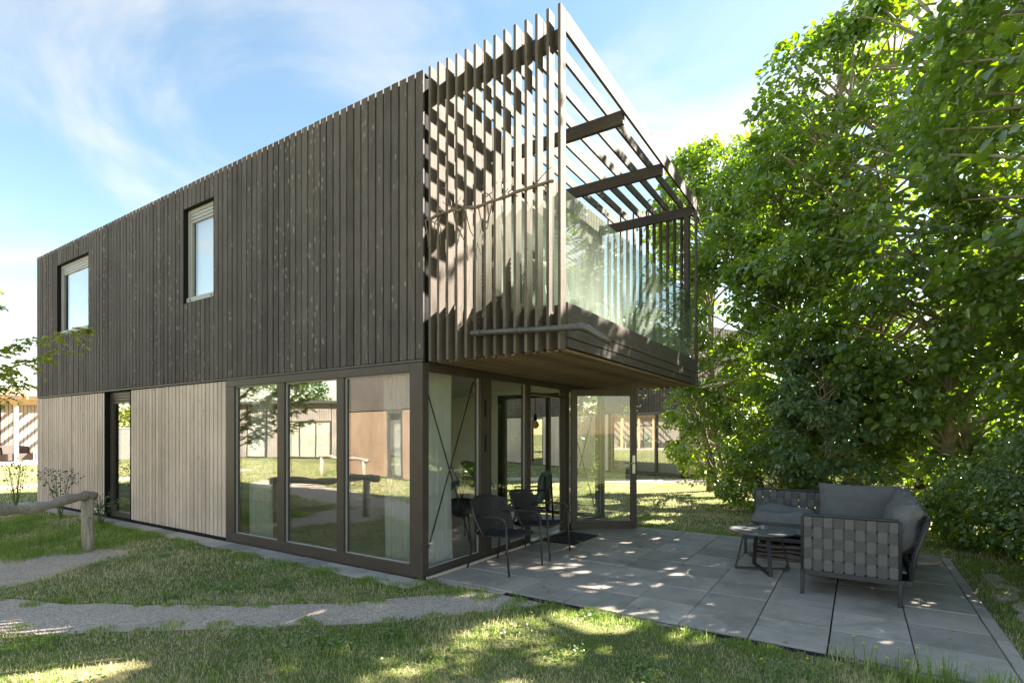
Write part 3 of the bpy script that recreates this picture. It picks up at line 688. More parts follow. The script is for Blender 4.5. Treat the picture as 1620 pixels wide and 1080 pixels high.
pillow(.6, .6, .16, 1).build('seat_cushion', M['green_cushion'], ac, (0, 0, .42)); pillow(.6, .55, .15, 2).build('back_cushion', M['green_cushion'], ac, (0, .28, .68), (math.radians(75), 0, 0))
fr_ = MB(); 
for sx in (-1, 1):
    fr_.tube([(sx*.34, -.32, 0), (sx*.34, -.32, .6), (sx*.34, .38, .62)], .018, 6); fr_.tube([(sx*.34, .4, 0), (sx*.34, .36, .85)], .018, 6); fr_.tube([(sx*.34, -.32, .32), (sx*.34, .38, .32)], .018, 6)
fr_.tube([(-.34, -.32, .32), (.34, -.32, .32)], .018, 6); fr_.tube([(-.34, .36, .85), (.34, .36, .85)], .018, 6); fr_.build('chair_frame', M['pot'], ac)
# doormat
dm = MB()
for i in range(14):
    dm.box((-.42+i*.0615, -.26, .0), (-.42+i*.0615+.03, .26, .014))
for j in range(9): dm.box((-.42, -.26+j*.062, .003), (.42, -.26+j*.062+.022, .0175))
tag(dm.build('doormat', M['rope'], None, (2.95, -.36, .0325)), 'dark slatted rubber doormat lying in front of the open doorway', 'doormat')
# climbing stem on the slats
vn = empty('climbing_vine', 'bare knotted climbing stem with dry twigs tied across the balcony slats', 'climbing plant', (0, -.2, 3.9))
r = random.Random(11); main = []
for k in range(26):
    s = k/25; main.append((-.03+r.uniform(-.012, .012), .1-1.56*s, .07+.02*s+.018*math.sin(9*s)+r.uniform(-.012, .012)))
MB().tube(main, [.013+.006*r.random() for _ in main], 6).build('main_stem', M['vine'], vn)
for k in range(26):
    b0 = main[r.randrange(26)]; d = Vector((r.uniform(.02, .16), r.uniform(-.22, .22), r.uniform(-.5, .35)))
    pts = [Vector(b0)+d*t+Vector((r.uniform(-.02, .02), r.uniform(-.03, .03), -.05*t*t)) for t in (0, .25, .5, .75, 1)]
    MB().tube(pts, [.008, .006, .005, .004, .003], 5).build('twig', M['vine'], vn)
nest = MB()
for k in range(900):
    c = Vector((.17+r.uniform(-.05, .05), r.uniform(-1.3, .1), -1.03+abs(r.gauss(0, .03)))); d = Vector((r.uniform(-.02, .02), r.uniform(-.05, .05), r.uniform(-.01, .03)))
    n_ = d.cross(Vector((.3, .1, 1))).normalized()*.003; nest.add([c-d-n_, c-d+n_, c+d], [(0, 1, 2)])
tag(nest.build('dry_litter', M['vine'], vn), kind='stuff')
# things on the balcony
bt = empty('balcony_table', 'round brown wicker table standing on the balcony behind the slats', 'table', (.95, -.75, 2.882))
MB().lathe([(.0, .62), (.3, .62), (.32, .635), (.32, .7), (.3, .72), (0, .72)], 30, cap=False).build('tabletop', M['lattan'], bt)
for k in range(4):
    a = k*math.pi/2+.5; MB().tube([(math.cos(a)*.22, math.sin(a)*.22, .62), (math.cos(a)*.28, math.sin(a)*.28, 0)], .014, 6).build('leg', M['cmetal'], bt)
def wire_chair(loc, rz, label):
    c = empty('balcony_chair', label, 'chair', loc, rz, 'chairs on the balcony')
    b = MB()
    for t in range(9):
        z = .46+t*.045; b.tube([(-.24, .02-.0, z+.02), (-.24, .2, z), (-.14, .25, z), (0, .27, z), (.14, .25, z), (.24, .2, z), (.24, .02, z+.02)], .012, 5)
    b.build('backrest', M['lattan'], c)
    MB().lathe([(0, .42), (.24, .42), (.26, .44), (.24, .46), (0, .46)], 20, cap=False).build('seat', M['lattan'], c)
    for sx in (-1, 1):
        MB().tube([(sx*.2, -.18, .43), (sx*.23, -.22, 0)], .012, 6).build('leg', M['cmetal'], c); MB().tube([(sx*.2, .16, .43), (sx*.23, .24, 0)], .012, 6).build('leg', M['cmetal'], c)
    return c
wire_chair((.62, -1.25, 2.882), math.radians(200), 'brown wicker balcony chair nearer the front glass edge')
wire_chair((1.0, -.28, 2.882), math.radians(10), 'brown wicker balcony chair against the gable wall')
# ---------------------------------------------------------------- woven armchairs
def woven_chair(loc, rz, label):
    c = empty('woven_armchair', label, 'chair', loc, rz, 'woven armchairs on the patio')      # faces -y
    def back(s, t):           # s across, t up
        x_ = (s-.5)*2; wdt = .29+.05*math.sin(t*2.4); zz = .40+.43*t-.035*abs(x_)**3*t-.02*x_*x_
        yy = .20+.13*t-.16*abs(x_)**2.2*(1-.25*t); return Vector((x_*wdt, yy, zz))
    def seat(s, t):           # t front to back
        x_ = (s-.5)*2; yy = -.30+.52*t
        return Vector((x_*(.27-.015*t), yy, .425-.035*t-.035*(1-x_*x_)*math.sin(t*3.14)+(.0 if t > .08 else -.02*(1-t/.08))+(.04*max(0, t-.85)/.15)))
    for nm, fn, rows, cols in (('backrest', back, 26, 17), ('seat', seat, 26, 17)):
        b = MB()
        for i in range(rows):
            t0 = i/rows; t1 = (i+.97)/rows
            pts = []
            for k in range(35):
                s = k/34; a, bb = fn(s, t0), fn(s, t1)
                nrm = (bb-a).cross(fn(min(1, s+.02), t0)-fn(max(0, s-.02), t0)).normalized()
                wv = .0055*math.sin(s*cols*math.pi+(i % 2)*math.pi)
                pts.append((a+nrm*wv, (a+bb)/2+nrm*(wv+.004), bb+nrm*wv))
            vs = [p for q in pts for p in q]
            b.add(vs, [(3*k+h, 3*k+3+h, 3*k+4+h, 3*k+1+h) for k in range(34) for h in (0, 1)], True)
        for k in range(cols+1):
            s0, s1 = k/(cols)-.008, k/cols+.008
            pts = [fn(min(1, max(0, (s0+s1)/2)), t/14) for t in range(15)]; b.tube(pts, .006, 4)
        b.build(nm, M['rope'], c)
    fr = MB()
    rim = [back(0, 0)]+[back(0, t/6) for t in range(1, 7)]+[back(s/12, 1) for s in range(1, 12)]+[back(1, 1-t/6) for t in range(7)]
    fr.tube(rim, .011, 6); fr.tube([seat(0, t/8) for t in range(9)], .011, 6); fr.tube([seat(1, t/8) for t in range(9)], .011, 6); fr.tube([seat(s/8, 0) for s in range(9)], .011, 6)
    fr.build('rim_frame', M['cmetal'], c)
    for sx in (-1, 1):
        arm = [(sx*.25, .17, .62), (sx*.31, .08, .635), (sx*.34, -.1, .645), (sx*.345, -.26, .645), (sx*.345, -.31, .62), (sx*.345, -.325, .57)]
        MB().tube(arm, [.012, .0135, .015, .015, .0145, .0135], 8).build('armrest', M['cmetal'], c)
        MB().tube([(sx*.345, -.325, .572), (sx*.342, -.335, .3), (sx*.335, -.36, 0)], [.0145, .014, .0115], 8).build('leg', M['cmetal'], c)
        MB().tube([(sx*.235, .2, .5), (sx*.25, .22, .39), (sx*.29, .30, 0)], [.012, .0135, .0115], 8).build('leg', M['cmetal'], c)
    return c
woven_chair((.96, -.42, .03), math.radians(-4), 'dark woven armchair standing nearest the corner of the house')
woven_chair((1.80, -.40, .03), math.radians(5), 'dark woven armchair between the other armchair and the open doorway')
# ---------------------------------------------------------------- coffee table
ct = empty('coffee_table', 'low round charcoal metal table beside the corner sofa', 'table', (2.47, -3.10, .03), math.radians(25))
MB().lathe([(0, .452), (.33, .452), (.358, .458), (.365, .467), (.36, .474), (.34, .4755), (0, .4745)], 44, cap=False).build('tabletop', M['tabletop'], ct)
for k in range(2):
    a = k*math.pi/2; ca, sa = math.cos(a), math.sin(a); l_ = MB()
    for sx in (-1, 1):
        l_.bar((ca*.2*sx, sa*.2*sx, .455), (ca*.30*sx, sa*.30*sx, .016), .045, .012, up=(ca, sa, 0))
    l_.bar((-ca*.306, -sa*.306, .012+k*.013), (ca*.306, sa*.306, .012+k*.013), .045, .012)
    l_.build('leg', M['dmetal'], ct)
at = MB(); at.lathe([(0, .0), (.05, 0), (.058, .03), (.052, .034), (.044, .012), (0, .01)], 20, cap=False)
tag(at.build('ashtray', M['ashglass'], None, (2.52, -3.10, .5065)), 'small clear glass ashtray on the low round table', 'ashtray')
# ---------------------------------------------------------------- corner sofa
sf = empty('corner_sofa', 'charcoal L-shaped outdoor corner sofa with woven strap backs', 'sofa', (1.68, -3.56, .03))
# local: x along the patio away from camera, y towards the hedge is negative
XL, YD = 2.45, 1.05
def T(name, pts, r=.018, parent=sf): return MB().tube(pts, r, 8).build(name, M['dmetal'], parent)
# near arm panel frame: y 0 .. -.82, back leans outward
def strap_panel(P, nv, nh, name='strap', parent=sf, wv=.055, hv=.06):
    """woven straps on a surface P(s,t)->Vector (s along, t up)"""
    def nr(s, t): return (P(min(1, s+.01), t)-P(max(0, s-.01), t)).cross(P(s, min(1, t+.01))-P(s, max(0, t-.01))).normalized()
    ln = (P(1, .5)-P(0, .5)).length; ht = (P(.5, 1)-P(.5, 0)).length
    for i in range(nv):
        sc_ = (i+.5)/nv; hw = .41/nv
        b = MB(); rows = nh*8; vs = []
        for k in range(rows+1):
            t = k/rows; wave = .0055*max(-1, min(1, 2.6*math.cos((t*nh-.5)*math.pi+i*math.pi)))
            for s in (sc_-hw, sc_+hw): 
                n_ = nr(s, t); vs += [P(s, t)+n_*(wave+.0012), P(s, t)+n_*(wave-.0012)]
        fs = []
        for k in range(rows):
            o_ = 4*k; fs += [(o_, o_+2, o_+6, o_+4), (o_+1, o_+5, o_+7, o_+3), (o_, o_+4, o_+5, o_+1), (o_+2, o_+3, o_+7, o_+6)]
        b.add(vs, fs, False).build(name, M['strap'], parent)
    for j in range(nh):
        tc_ = (j+.5)/nh; hw = .36/nh
        b = MB(); cols = nv*6; vs = []
        for k in range(cols+1):
            s = k/cols; wave = -.0055*max(-1, min(1, 2.6*math.cos((s*nv-.5)*math.pi+j*math.pi)))
            for t in (tc_-hw, tc_+hw):
                n_ = nr(s, t); vs += [P(s, t)+n_*(wave+.0012), P(s, t)+n_*(wave-.0012)]
        fs = []
        for k in range(cols):
            o_ = 4*k; fs += [(o_, o_+4, o_+6, o_+2), (o_+1, o_+3, o_+7, o_+5), (o_, o_+1, o_+5, o_+4), (o_+2, o_+6, o_+7, o_+3)]
        b.add(vs, fs, False).build(name, M['strap_dark'], parent)
        for tt in (tc_-hw, tc_+hw):
            pass
def arm(s, t): return Vector((-.0, -.02-.80*s, .25+.53*t))
strap_panel(arm, 9, 5)
for t in (.21, .41, .61, .81): T('strap_bar', [arm(0, t)+Vector((.012, 0, 0)), arm(1, t)+Vector((.012, 0, 0))], .004)
T('panel_frame', [arm(0, 0), arm(0, 1), arm(0, 1)+Vector((0, -.02, .018)), arm(1, 1)+Vector((0, .02, .018)), arm(1, 1), arm(1, 0)], .016)
# long back along y = -.98 leaning out
def back_l(s, t): return Vector((.02+(XL-.1)*s, -.90-.13*t**1.5, .25+.54*t))
strap_panel(back_l, 24, 5)
T('panel_frame', [back_l(0, 0), back_l(0, .5), back_l(0, 1), back_l(.02, 1.03), back_l(.98, 1.03), back_l(1, 1), back_l(1, .5), back_l(1, 0)], .016)
# far back facing the camera (x = XL), y from .78 to -.98
def back_f(s, t): return Vector((XL+.02+.16*t**1.5, .80-1.75*s, .25+.52*t))
strap_panel(back_f, 18, 5)
T('panel_frame', [back_f(0, 0), back_f(0, .5), back_f(0, 1), back_f(.02, 1.03), back_f(.98, 1.03), back_f(1, 1), back_f(1, .5), back_f(1, 0)], .016)
bs = MB(); bs.box((0, -.92, .2), (XL, -.86, .25)); bs.box((0, -.04, .2), (1.62, .0, .25)); bs.box((-.012, -.86, .2), (.03, -.04, .25)); bs.box((XL-.05, -.86, .2), (XL, .8, .25)); bs.box((1.62, -.86, .2), (1.66, .8, .25)); bs.box((1.66, .76, .2), (XL-.05, .8, .25)); bs.box((.03, -.86, .225), (1.62, -.04, .24)); bs.box((1.66, -.86, .225), (XL-.05, .76, .24))
bs.build('base_frame', M['dmetal'], sf, bevel=.004, seg=1)
for x_, y_ in ((.0, -.02), (.0, -.82), (1.64, .78), (XL-.02, .78), (XL-.02, -.88), (1.0, -.02)): piece('leg', (x_-.018, y_-.018, 0), (x_+.018, y_+.018, .23), M['dmetal'], sf, .004)
def cushion_box(wd, dp_, th, seed):
    return pillow(wd, dp_, th*1.25, seed, 18, 14, .015)
SFX, SFY = 1.68, -3.56
def cush(name, label, mb, loc, rot=(0, 0, 0), grp='loose cushions on the corner sofa'):
    return tag(mb.build(name, M['cushion'], None, (SFX+loc[0], SFY+loc[1], .03+loc[2]), rot), label, 'cushion', grp)
cush('seat_cushion', 'flat charcoal seat cushion behind the woven armrest', cushion_box(1.58, .84, .11, 21), (.83, -.45, .315))
cush('seat_cushion', 'flat charcoal seat cushion under the fat rolled cushion', cushion_box(.78, 1.62, .11, 22), (2.05, -.02, .315))
cush('rolled_cushion', 'thick rounded charcoal cushion lying flat at the open end of the sofa', pillow(.58, .80, .27, 23, pinch=.03), (2.06, .36, .455), (0, math.radians(-6), 0))
cush('back_cushion', 'wide upright charcoal cushion in the far corner of the sofa', pillow(.92, .56, .2, 24), (2.26, -.5, .66), (math.radians(76), 0, math.radians(-90)))
cush('back_cushion', 'charcoal back cushion leaning on the long back, farthest from the armrest', pillow(.62, .56, .22, 25), (1.72, -0.91, 0.69), (math.radians(72), 0, math.radians(178)))
cush('back_cushion', 'charcoal back cushion leaning on the long back between two others', pillow(.62, .56, .24, 26), (1.1, -0.89, 0.68), (math.radians(70), math.radians(4), math.radians(183)))
cush('back_cushion', 'slumped charcoal back cushion right behind the woven armrest', pillow(.62, .56, .26, 27), (.45, -0.88, 0.66), (math.radians(68), math.radians(-6), math.radians(176)))
# folded cover under the sofa
fc = MB()
for k in range(5):
    def fn(s, t, k=k):
        x_, y_ = (s-.5)*2, (t-.5)*2; q = .04*math.sin(7*s+k*2)+.02*math.sin(11*t+k)
        return (x_*.3*(1-.05*k)+.02*math.sin(9*t+k), y_*.42*(1-.04*k)+.02*math.sin(8*s+2*k), .012+.034*k+.022*math.cos(x_*1.4)*math.cos(y_*1.4)+q*.3)
    def fb_(s, t, fn=fn): p = fn(s, t); e = min(s, 1-s, t, 1-t); return (p[0], p[1], max(.0, p[2]-.03-.02*min(1, e*6)))
    g1 = MB().grid(fn, 16, 16); fc.add(g1.v, g1.f, True); g2 = MB().grid(fb_, 16, 16); fc.add(g2.v, g2.f, True)
    ring = [fn(a, b) for a, b in [(i/12, 0) for i in range(12)]+[(1, i/12) for i in range(12)]+[(1-i/12, 1) for i in range(12)]+[(0, 1-i/12) for i in range(13)]]
    fc.tube([(p[0], p[1], max(.014, p[2]-.013)) for p in ring], .016, 6, False)
tag(fc.build('folded_cover', M['brown_cover'], None, (3.42, -3.3, .032)), 'brown furniture cover folded up beneath the corner sofa', 'cover')
# round slab behind the sofa and stepping stones by the kerb
tag(MB().lathe([(.0, 0), (.25, 0), (.265, .015), (.26, .035), (.25, .04), (0, .042)], 36, cap=False).build('round_slab', M['tile'], None, (4.02, -4.66, .0325)), 'round grey concrete slab lying at the hedge end of the patio', 'slab')
for k, (x_, y_) in enumerate(((3.55, -5.32), (3.15, -5.36), (2.75, -5.3), (2.35, -5.38), (1.95, -5.34))):
    r = random.Random(k+50); b = MB(); n_ = 16
    rr = [r.uniform(.85, 1.12) for _ in range(n_)]
    prof = [(1., .0), (1.03, .025), (.95, .045), (.5, .05), (.05, .052)]
    vs = [(math.cos(6.283*j/n_)*q*rr[j]*.2, math.sin(6.283*j/n_)*q*rr[j]*.1, .6*z+.004*math.sin(j*2.3)) for q, z in prof for j in range(n_)]
    b.add(vs, [(i*n_+j, i*n_+(j+1) % n_, (i+1)*n_+(j+1) % n_, (i+1)*n_+j) for i in range(4) for j in range(n_)]+[tuple(4*n_+j for j in range(n_))], True)
    tag(b.build('flat_stone', M['gravel'], None, (x_, y_, .0), (0, 0, r.uniform(-.5, .5))), ['pale flat stone farthest along the patio kerb', 'second pale flat stone from the far end of the kerb', 'middle pale flat stone of the five by the kerb', 'second nearest pale flat stone by the kerb', 'nearest pale flat stone beside the patio kerb'][k], 'stone', 'pale flat stones along the patio kerb')
# ================================================================ TREES
CARVE = []          # gaps in the foliage through which the sun reaches these spots: (x, y, z, radius)
def carve_mask(c):
    keep = np.ones(len(c), bool); s = np.array(S)
    for x_, y_, z_, r_ in CARVE:
        d = c-np.array((x_, y_, z_)); t = d@s
        pd = np.linalg.norm(d-np.outer(t, s), axis=1)
        keep &= ~((pd < r_) & (t > .3))
    return keep
def leaf_mesh(name, c, outdir, size, rng, fold=.12, wide=.34, droop=.45, spread=.5):
    n = len(c); yaw = np.arctan2(outdir[:, 1], outdir[:, 0])+rng.normal(0, .9, n)
    pit = rng.normal(-droop, spread, n); rol = rng.normal(0, .6, n)
    f = np.stack([np.cos(yaw)*np.cos(pit), np.sin(yaw)*np.cos(pit), np.sin(pit)], 1)
    sd = np.stack([-np.sin(yaw), np.cos(yaw), np.zeros(n)], 1); upv = np.cross(f, sd)
    sd2 = sd*np.cos(rol)[:, None]+upv*np.sin(rol)[:, None]; up2 = np.cross(f, sd2)
    sz = (size*rng.uniform(.5, 1.45, n))[:, None]
    shp = [(0, 0, 0), (.28, wide, fold), (.72, wide*.82, fold*.5), (1, 0, -.1), (.72, -wide*.82, fold*.5), (.28, -wide, fold)]
    V = np.stack([c+sz*(a*f+b*sd2+k*up2) for a, b, k in shp], 1).reshape(-1, 3)
    idx = (np.arange(n)*6)[:, None]+np.array([0, 1, 2, 3, 0, 3, 4, 5])[None, :]
    return fastmesh(name, V, idx.ravel(), np.full(n*2, 4))
def tree(label, loc, height, rad, nclump, per, lsize, lmat, bark, seed, zmin=.4, name='broadleaf_tree', cat='tree', stems=1, tr=.11, group='trees of the tall hedge row', clump_r=.42, squash=(1, 1), lean=(0, 0), wide=.34, shell=.6, trunkvis=1., flowers=0):
    rng = np.random.default_rng(seed); r = random.Random(seed)
    root = empty(name, label, cat, loc, 0, group)
    cz = (height+zmin)/2; hz = (height-zmin)/2
    # crown envelope: egg with lobes
    th = rng.uniform(0, 2*np.pi, nclump); u = rng.uniform(-1, 1, nclump)
    rr = rng.uniform(0, 1, nclump)**(1/3)*(1-shell)+shell*rng.uniform(.86, 1.0, nclump)
    prof = np.sqrt(np.maximum(0, 1-np.abs(u)**2.6))*(1+.12*np.sin(3*th+seed)+.1*np.sin(5*th+4*u))
    cen = np.stack([np.cos(th)*prof*rr*rad*squash[0]+lean[0]*(u+1)/2, np.sin(th)*prof*rr*rad*squash[1]+lean[1]*(u+1)/2, cz+hz*u*(.9+.1*rr)], 1)
    tb = MB(); tops = []
    for s in range(stems):
        a = r.uniform(0, 6.28); sp = 0 if stems == 1 else r.uniform(.1, .35)*rad
        pts = []; tops.append(pts)
        for k in range(9):
            t = k/8
            pts.append(Vector((math.cos(a)*(.12*(stems > 1)+sp*t)+.07*math.sin(3*t+s)+lean[0]*t*.8, math.sin(a)*(.12*(stems > 1)+sp*t)+.07*math.cos(4*t+s)+lean[1]*t*.8, height*.8*t)))
        t0 = tr*(1 if s == 0 else r.uniform(.5, .8))
        tb.tube(pts, [t0*(1.25 if k == 0 else 1-.1*k) for k in range(9)], 9)
    ckeep = carve_mask(cen+np.array(loc))
    for i in range(nclump):
        if not ckeep[i] or r.random() > .7*trunkvis+.1: continue
        c = Vector(cen[i]); pts = tops[i % stems]; zc = max(.25, min(height*.74, c.z-.55*math.hypot(c.x, c.y)))
        k = min(7, int(zc/(height*.8)*8)); b0 = pts[k].lerp(pts[k+1], zc/(height*.8)*8-k)
        mid = b0.lerp(c, .5)+Vector((r.uniform(-.12, .12), r.uniform(-.12, .12), r.uniform(-.02, .2)))
        d = (c-b0).length; q = .008+.007*d*min(1, tr/.1)
        tb.tube([b0, b0.lerp(mid, .5)+Vector((0, 0, .04)), mid, mid.lerp(c, .5)+Vector((0, 0, .05)), c], [q*1.5, q*1.2, q, q*.7, q*.35], 5, False)
    tk = tb.build('trunk', bark, root)
    N_ = nclump*per
    ci = np.repeat(np.arange(nclump), per)
    crs = clump_r*rng.uniform(.65, 1.3, nclump)
    g = rng.normal(0, 1, (N_, 3)); g /= np.linalg.norm(g, axis=1)[:, None]
    off = g*(rng.uniform(0, 1, N_)**.45)[:, None]*crs[ci][:, None]*np.array([1, 1, .62])
    off[:, 2] -= .25*(off[:, 0]**2+off[:, 1]**2)/clump_r
    c = cen[ci]+off
    dead = rng.uniform(0, 1, N_) < .06; c = c[~dead]; off = off[~dead]
    ok = c[:, 2] > .05
    wc = c+np.array(loc); ok &= carve_mask(wc)
    # keep the house and the patio furniture clear of leaves
    ok &= ~((wc[:, 0] > -.3) & (wc[:, 0] < W+.25) & (wc[:, 1] > -D-.2) & (wc[:, 1] < L))
    ok &= ~((wc[:, 0] < 4.4) & (wc[:, 1] > -5.0) & (wc[:, 2] < 1.3))
    ok &= ~((np.abs(wc[:, 0]+4.452) < 1.9) & (np.abs(wc[:, 1]+4.05) < 1.3))
    c = c[ok]; off = off[ok]
    out_ = off+.35*(c-np.array([0, 0, cz]))
    me = leaf_mesh('crown', c, out_, lsize, rng, wide=wide)
    link('crown', me, lmat, root)
    if flowers:
        for k in range(flowers):
            i = r.randrange(nclump); p = Vector(cen[i]); 
            if p.x > -.25: continue
            fl = MB(); q = p+Vector((-.36, .02, .16))
            for _ in range(70):
                a, d = r.uniform(0, 6.28), .09*r.random()**.5; x_, y_ = math.cos(a)*d, math.sin(a)*d; z_ = .02-.8*d*d*4+r.uniform(-.006, .006); s_ = .009
                fl.add([q+Vector((x_-s_, y_, z_)), q+Vector((x_, y_-s_, z_+.003)), q+Vector((x_+s_, y_, z_)), q+Vector((x_, y_+s_, z_+.003))], [(0, 1, 2, 3)])
            fl.build('flower_head', M['petal'], root)
    return root
# sunlit spots seen on the patio, on the lawns and on the balcony
for px in ((2.2, -1.1), (2.75, -1.05), (3.2, -.75), (3.3, -1.5), (3.05, -1.15), (3.6, -1.45), (3.75, -1.75), (2.2, -1.75), (1.55, -1.2), (1.3, -1.35), (1.0, -1.95), (1.15, -2.25), (.75, -1.75), (1.75, -2.9), (1.0, -3.25), (2.55, -3.25), (2.0, -2.4), (1.55, -3.2), (.85, -2.85), (1.9, -4.62), (2.05, -4.5), (1.35, -4.8), (.55, -2.3), (1.3, -1.05), (3.9, -1.2), (2.5, -1.5)):
    CARVE.append((px[0], px[1], .03, .075+.05*rnd.random()))
for q in ((-.62, -1.83, .32), (-.95, -1.68, .26), (-.35, -2.0, .28), (-.8, -2.1, .2), (-1.75, -1.35, .14), (-3.0, .5, .2), (-3.2, .9, .2), (-.1, -2.9, .12), (-.6, -2.7, .1), (-1.7, -2.1, .12)): CARVE.append((q[0], q[1], 0, q[2]*1.45))
rg = random.Random(5)
for k in range(60): CARVE.append((rg.uniform(5.2, 11.5), rg.uniform(-1.2, 3.5), 0, rg.uniform(.2, .5)))
for a in (.0, .5, 1.0, 1.5, 2.0, 2.5):
    for z in (3.15, 3.6, 4.1, 4.6, 5.2): CARVE.append((a, -1.5, z, .36 if z < 4.3 else .2))
for a in (2.8, 3.4, 4, 4.6): 
    for z in (4.7, 5.3): CARVE.append((a, -1.6, z, .2))
RT = 'trees of the tall hedge row'
tree('tall maple at the left end of the row beside the balcony edge', (11.3, -.75, 0), 9.7, 2.0, 230, 98, .118, M['leaf'], M['bark'], 4, zmin=2.9, stems=2, tr=.1)
tree('maple second from the left end of the row, right of the balcony', (9.5, -2.6, 0), 8.9, 1.9, 250, 98, .118, M['leaf2'], M['bark'], 2, zmin=.9, stems=3, tr=.09)
tree('maple in the middle of the row behind the rolled sofa cushion', (8.2, -4.1, 0), 9.8, 2.1, 280, 98, .118, M['leaf'], M['bark_pale'], 1, zmin=1.0, stems=3, tr=.1)
tree('bright green field maple hanging over the background path and the open door', (9.9, -1.3, 0), 4.3, 1.65, 150, 110, .1, M['leaf3'], M['bark'], 3, zmin=.5, stems=3, tr=.085, lean=(-.3, .9), squash=(1, 1.05))
tree('dense dark green maple rising right behind the sofa armrest', (7.2, -5.4, 0), 10.2, 2.3, 280, 98, .118, M['leaf2'], M['bark_pale'], 12, zmin=1.1, stems=2, tr=.12)
tree('large maple behind the privet bushes right of the sofa', (5.3, -7.3, 0), 11, 2.5, 280, 98, .118, M['leaf'], M['bark_pale'], 13, zmin=1.1, stems=2, tr=.12)
tree('maple nearest the camera with leaves filling the upper right corner', (3.5, -7.3, 0), 10.8, 2.7, 260, 80, .118, M['leaf2'], M['bark_pale'], 5, zmin=1.6, stems=2, tr=.12)
tree('thin young tree with fresh light leaves at the right picture edge', (2.0, -6.7, 0), 7.6, 1.6, 110, 95, .1, M['leaf3'], M['bark_pale'], 6, zmin=2.3, stems=1, tr=.07, clump_r=.36)
tree('white-flowering elder bush under the maples left of the sofa', (7.0, -3.7, 0), 3.3, 1.05, 100, 95, .09, M['leaf_elder'], M['bark_pale'], 7, zmin=.5, name='elder_bush', cat='bush', stems=4, tr=.03, group='bushes under the hedge trees', clump_r=.3, flowers=16)
tree('leafy low bush at the lawn edge just left of the sofa back', (7.6, -2.6, 0), 1.9, .95, 70, 95, .07, M['leaf3'], M['bark'], 8, zmin=.05, name='low_bush', cat='bush', stems=4, tr=.025, group='bushes under the hedge trees', clump_r=.3)
tree('grey green privet bush beside the kerb stones at the right edge', (3.3, -6.6, 0), 2.3, 1.15, 150, 150, .045, M['leaf_ivy'], M['bark_dark'], 9, zmin=.0, name='privet_bush', cat='bush', stems=4, tr=.025, group='bushes under the hedge trees', clump_r=.3, squash=(1.5, 1))
tree('low ivy-leaved bush nearest the camera on the right kerb', (1.75, -6.55, 0), 1.7, .95, 100, 140, .05, M['leaf_ivy'], M['bark_dark'], 10, zmin=.0, name='privet_bush', cat='bush', stems=3, tr=.025, group='bushes under the hedge trees', clump_r=.28, squash=(1.35, 1))
tree('dark bush behind the sofa under the maple trunks', (5.2, -5.9, 0), 1.5, 1.0, 80, 110, .07, M['leaf2'], M['bark_dark'], 11, zmin=.0, name='dark_bush', cat='bush', stems=3, tr=.025, group='bushes under the hedge trees', clump_r=.3)
# second row behind, mostly seen through gaps
for k, (x_, y_, h_) in enumerate(((5.0, -11.3, 3.4), (9.2, -10.3, 3.6), (12.6, -8.2, 3.6), (15.4, -5.6, 3.8), (18, -2.6, 3.6))):
    tree(['low sunlit thicket behind the hedge seen through gaps above the sofa', 'low sunlit thicket behind the middle of the hedge', 'low thicket behind the hedge left of its middle', 'low thicket behind the left end of the hedge', 'farthest low thicket near the neighbouring house corner'][k], (x_, y_, 0), h_, 2.9, 110, 60, .16, M['leaf3'], M['bark_dark'], 30+k, zmin=.2, stems=2, tr=.12, group='trees behind the hedge row', clump_r=.6)
for k, (x_, y_, h_) in enumerate(((27, 8, 9), (31, 20, 10), (24, 24, 8))):
    tree(['tree rising behind the neighbouring glass house', 'large tree far behind the neighbouring house seen through the living room', 'far tree beyond the lawn seen through the living room glass'][k], (x_, y_, 0), h_, 3.4, 70, 60, .26, M['leaf2'], M['bark'], 80+k, zmin=.6, group='far trees beyond the neighbouring house', clump_r=.9)
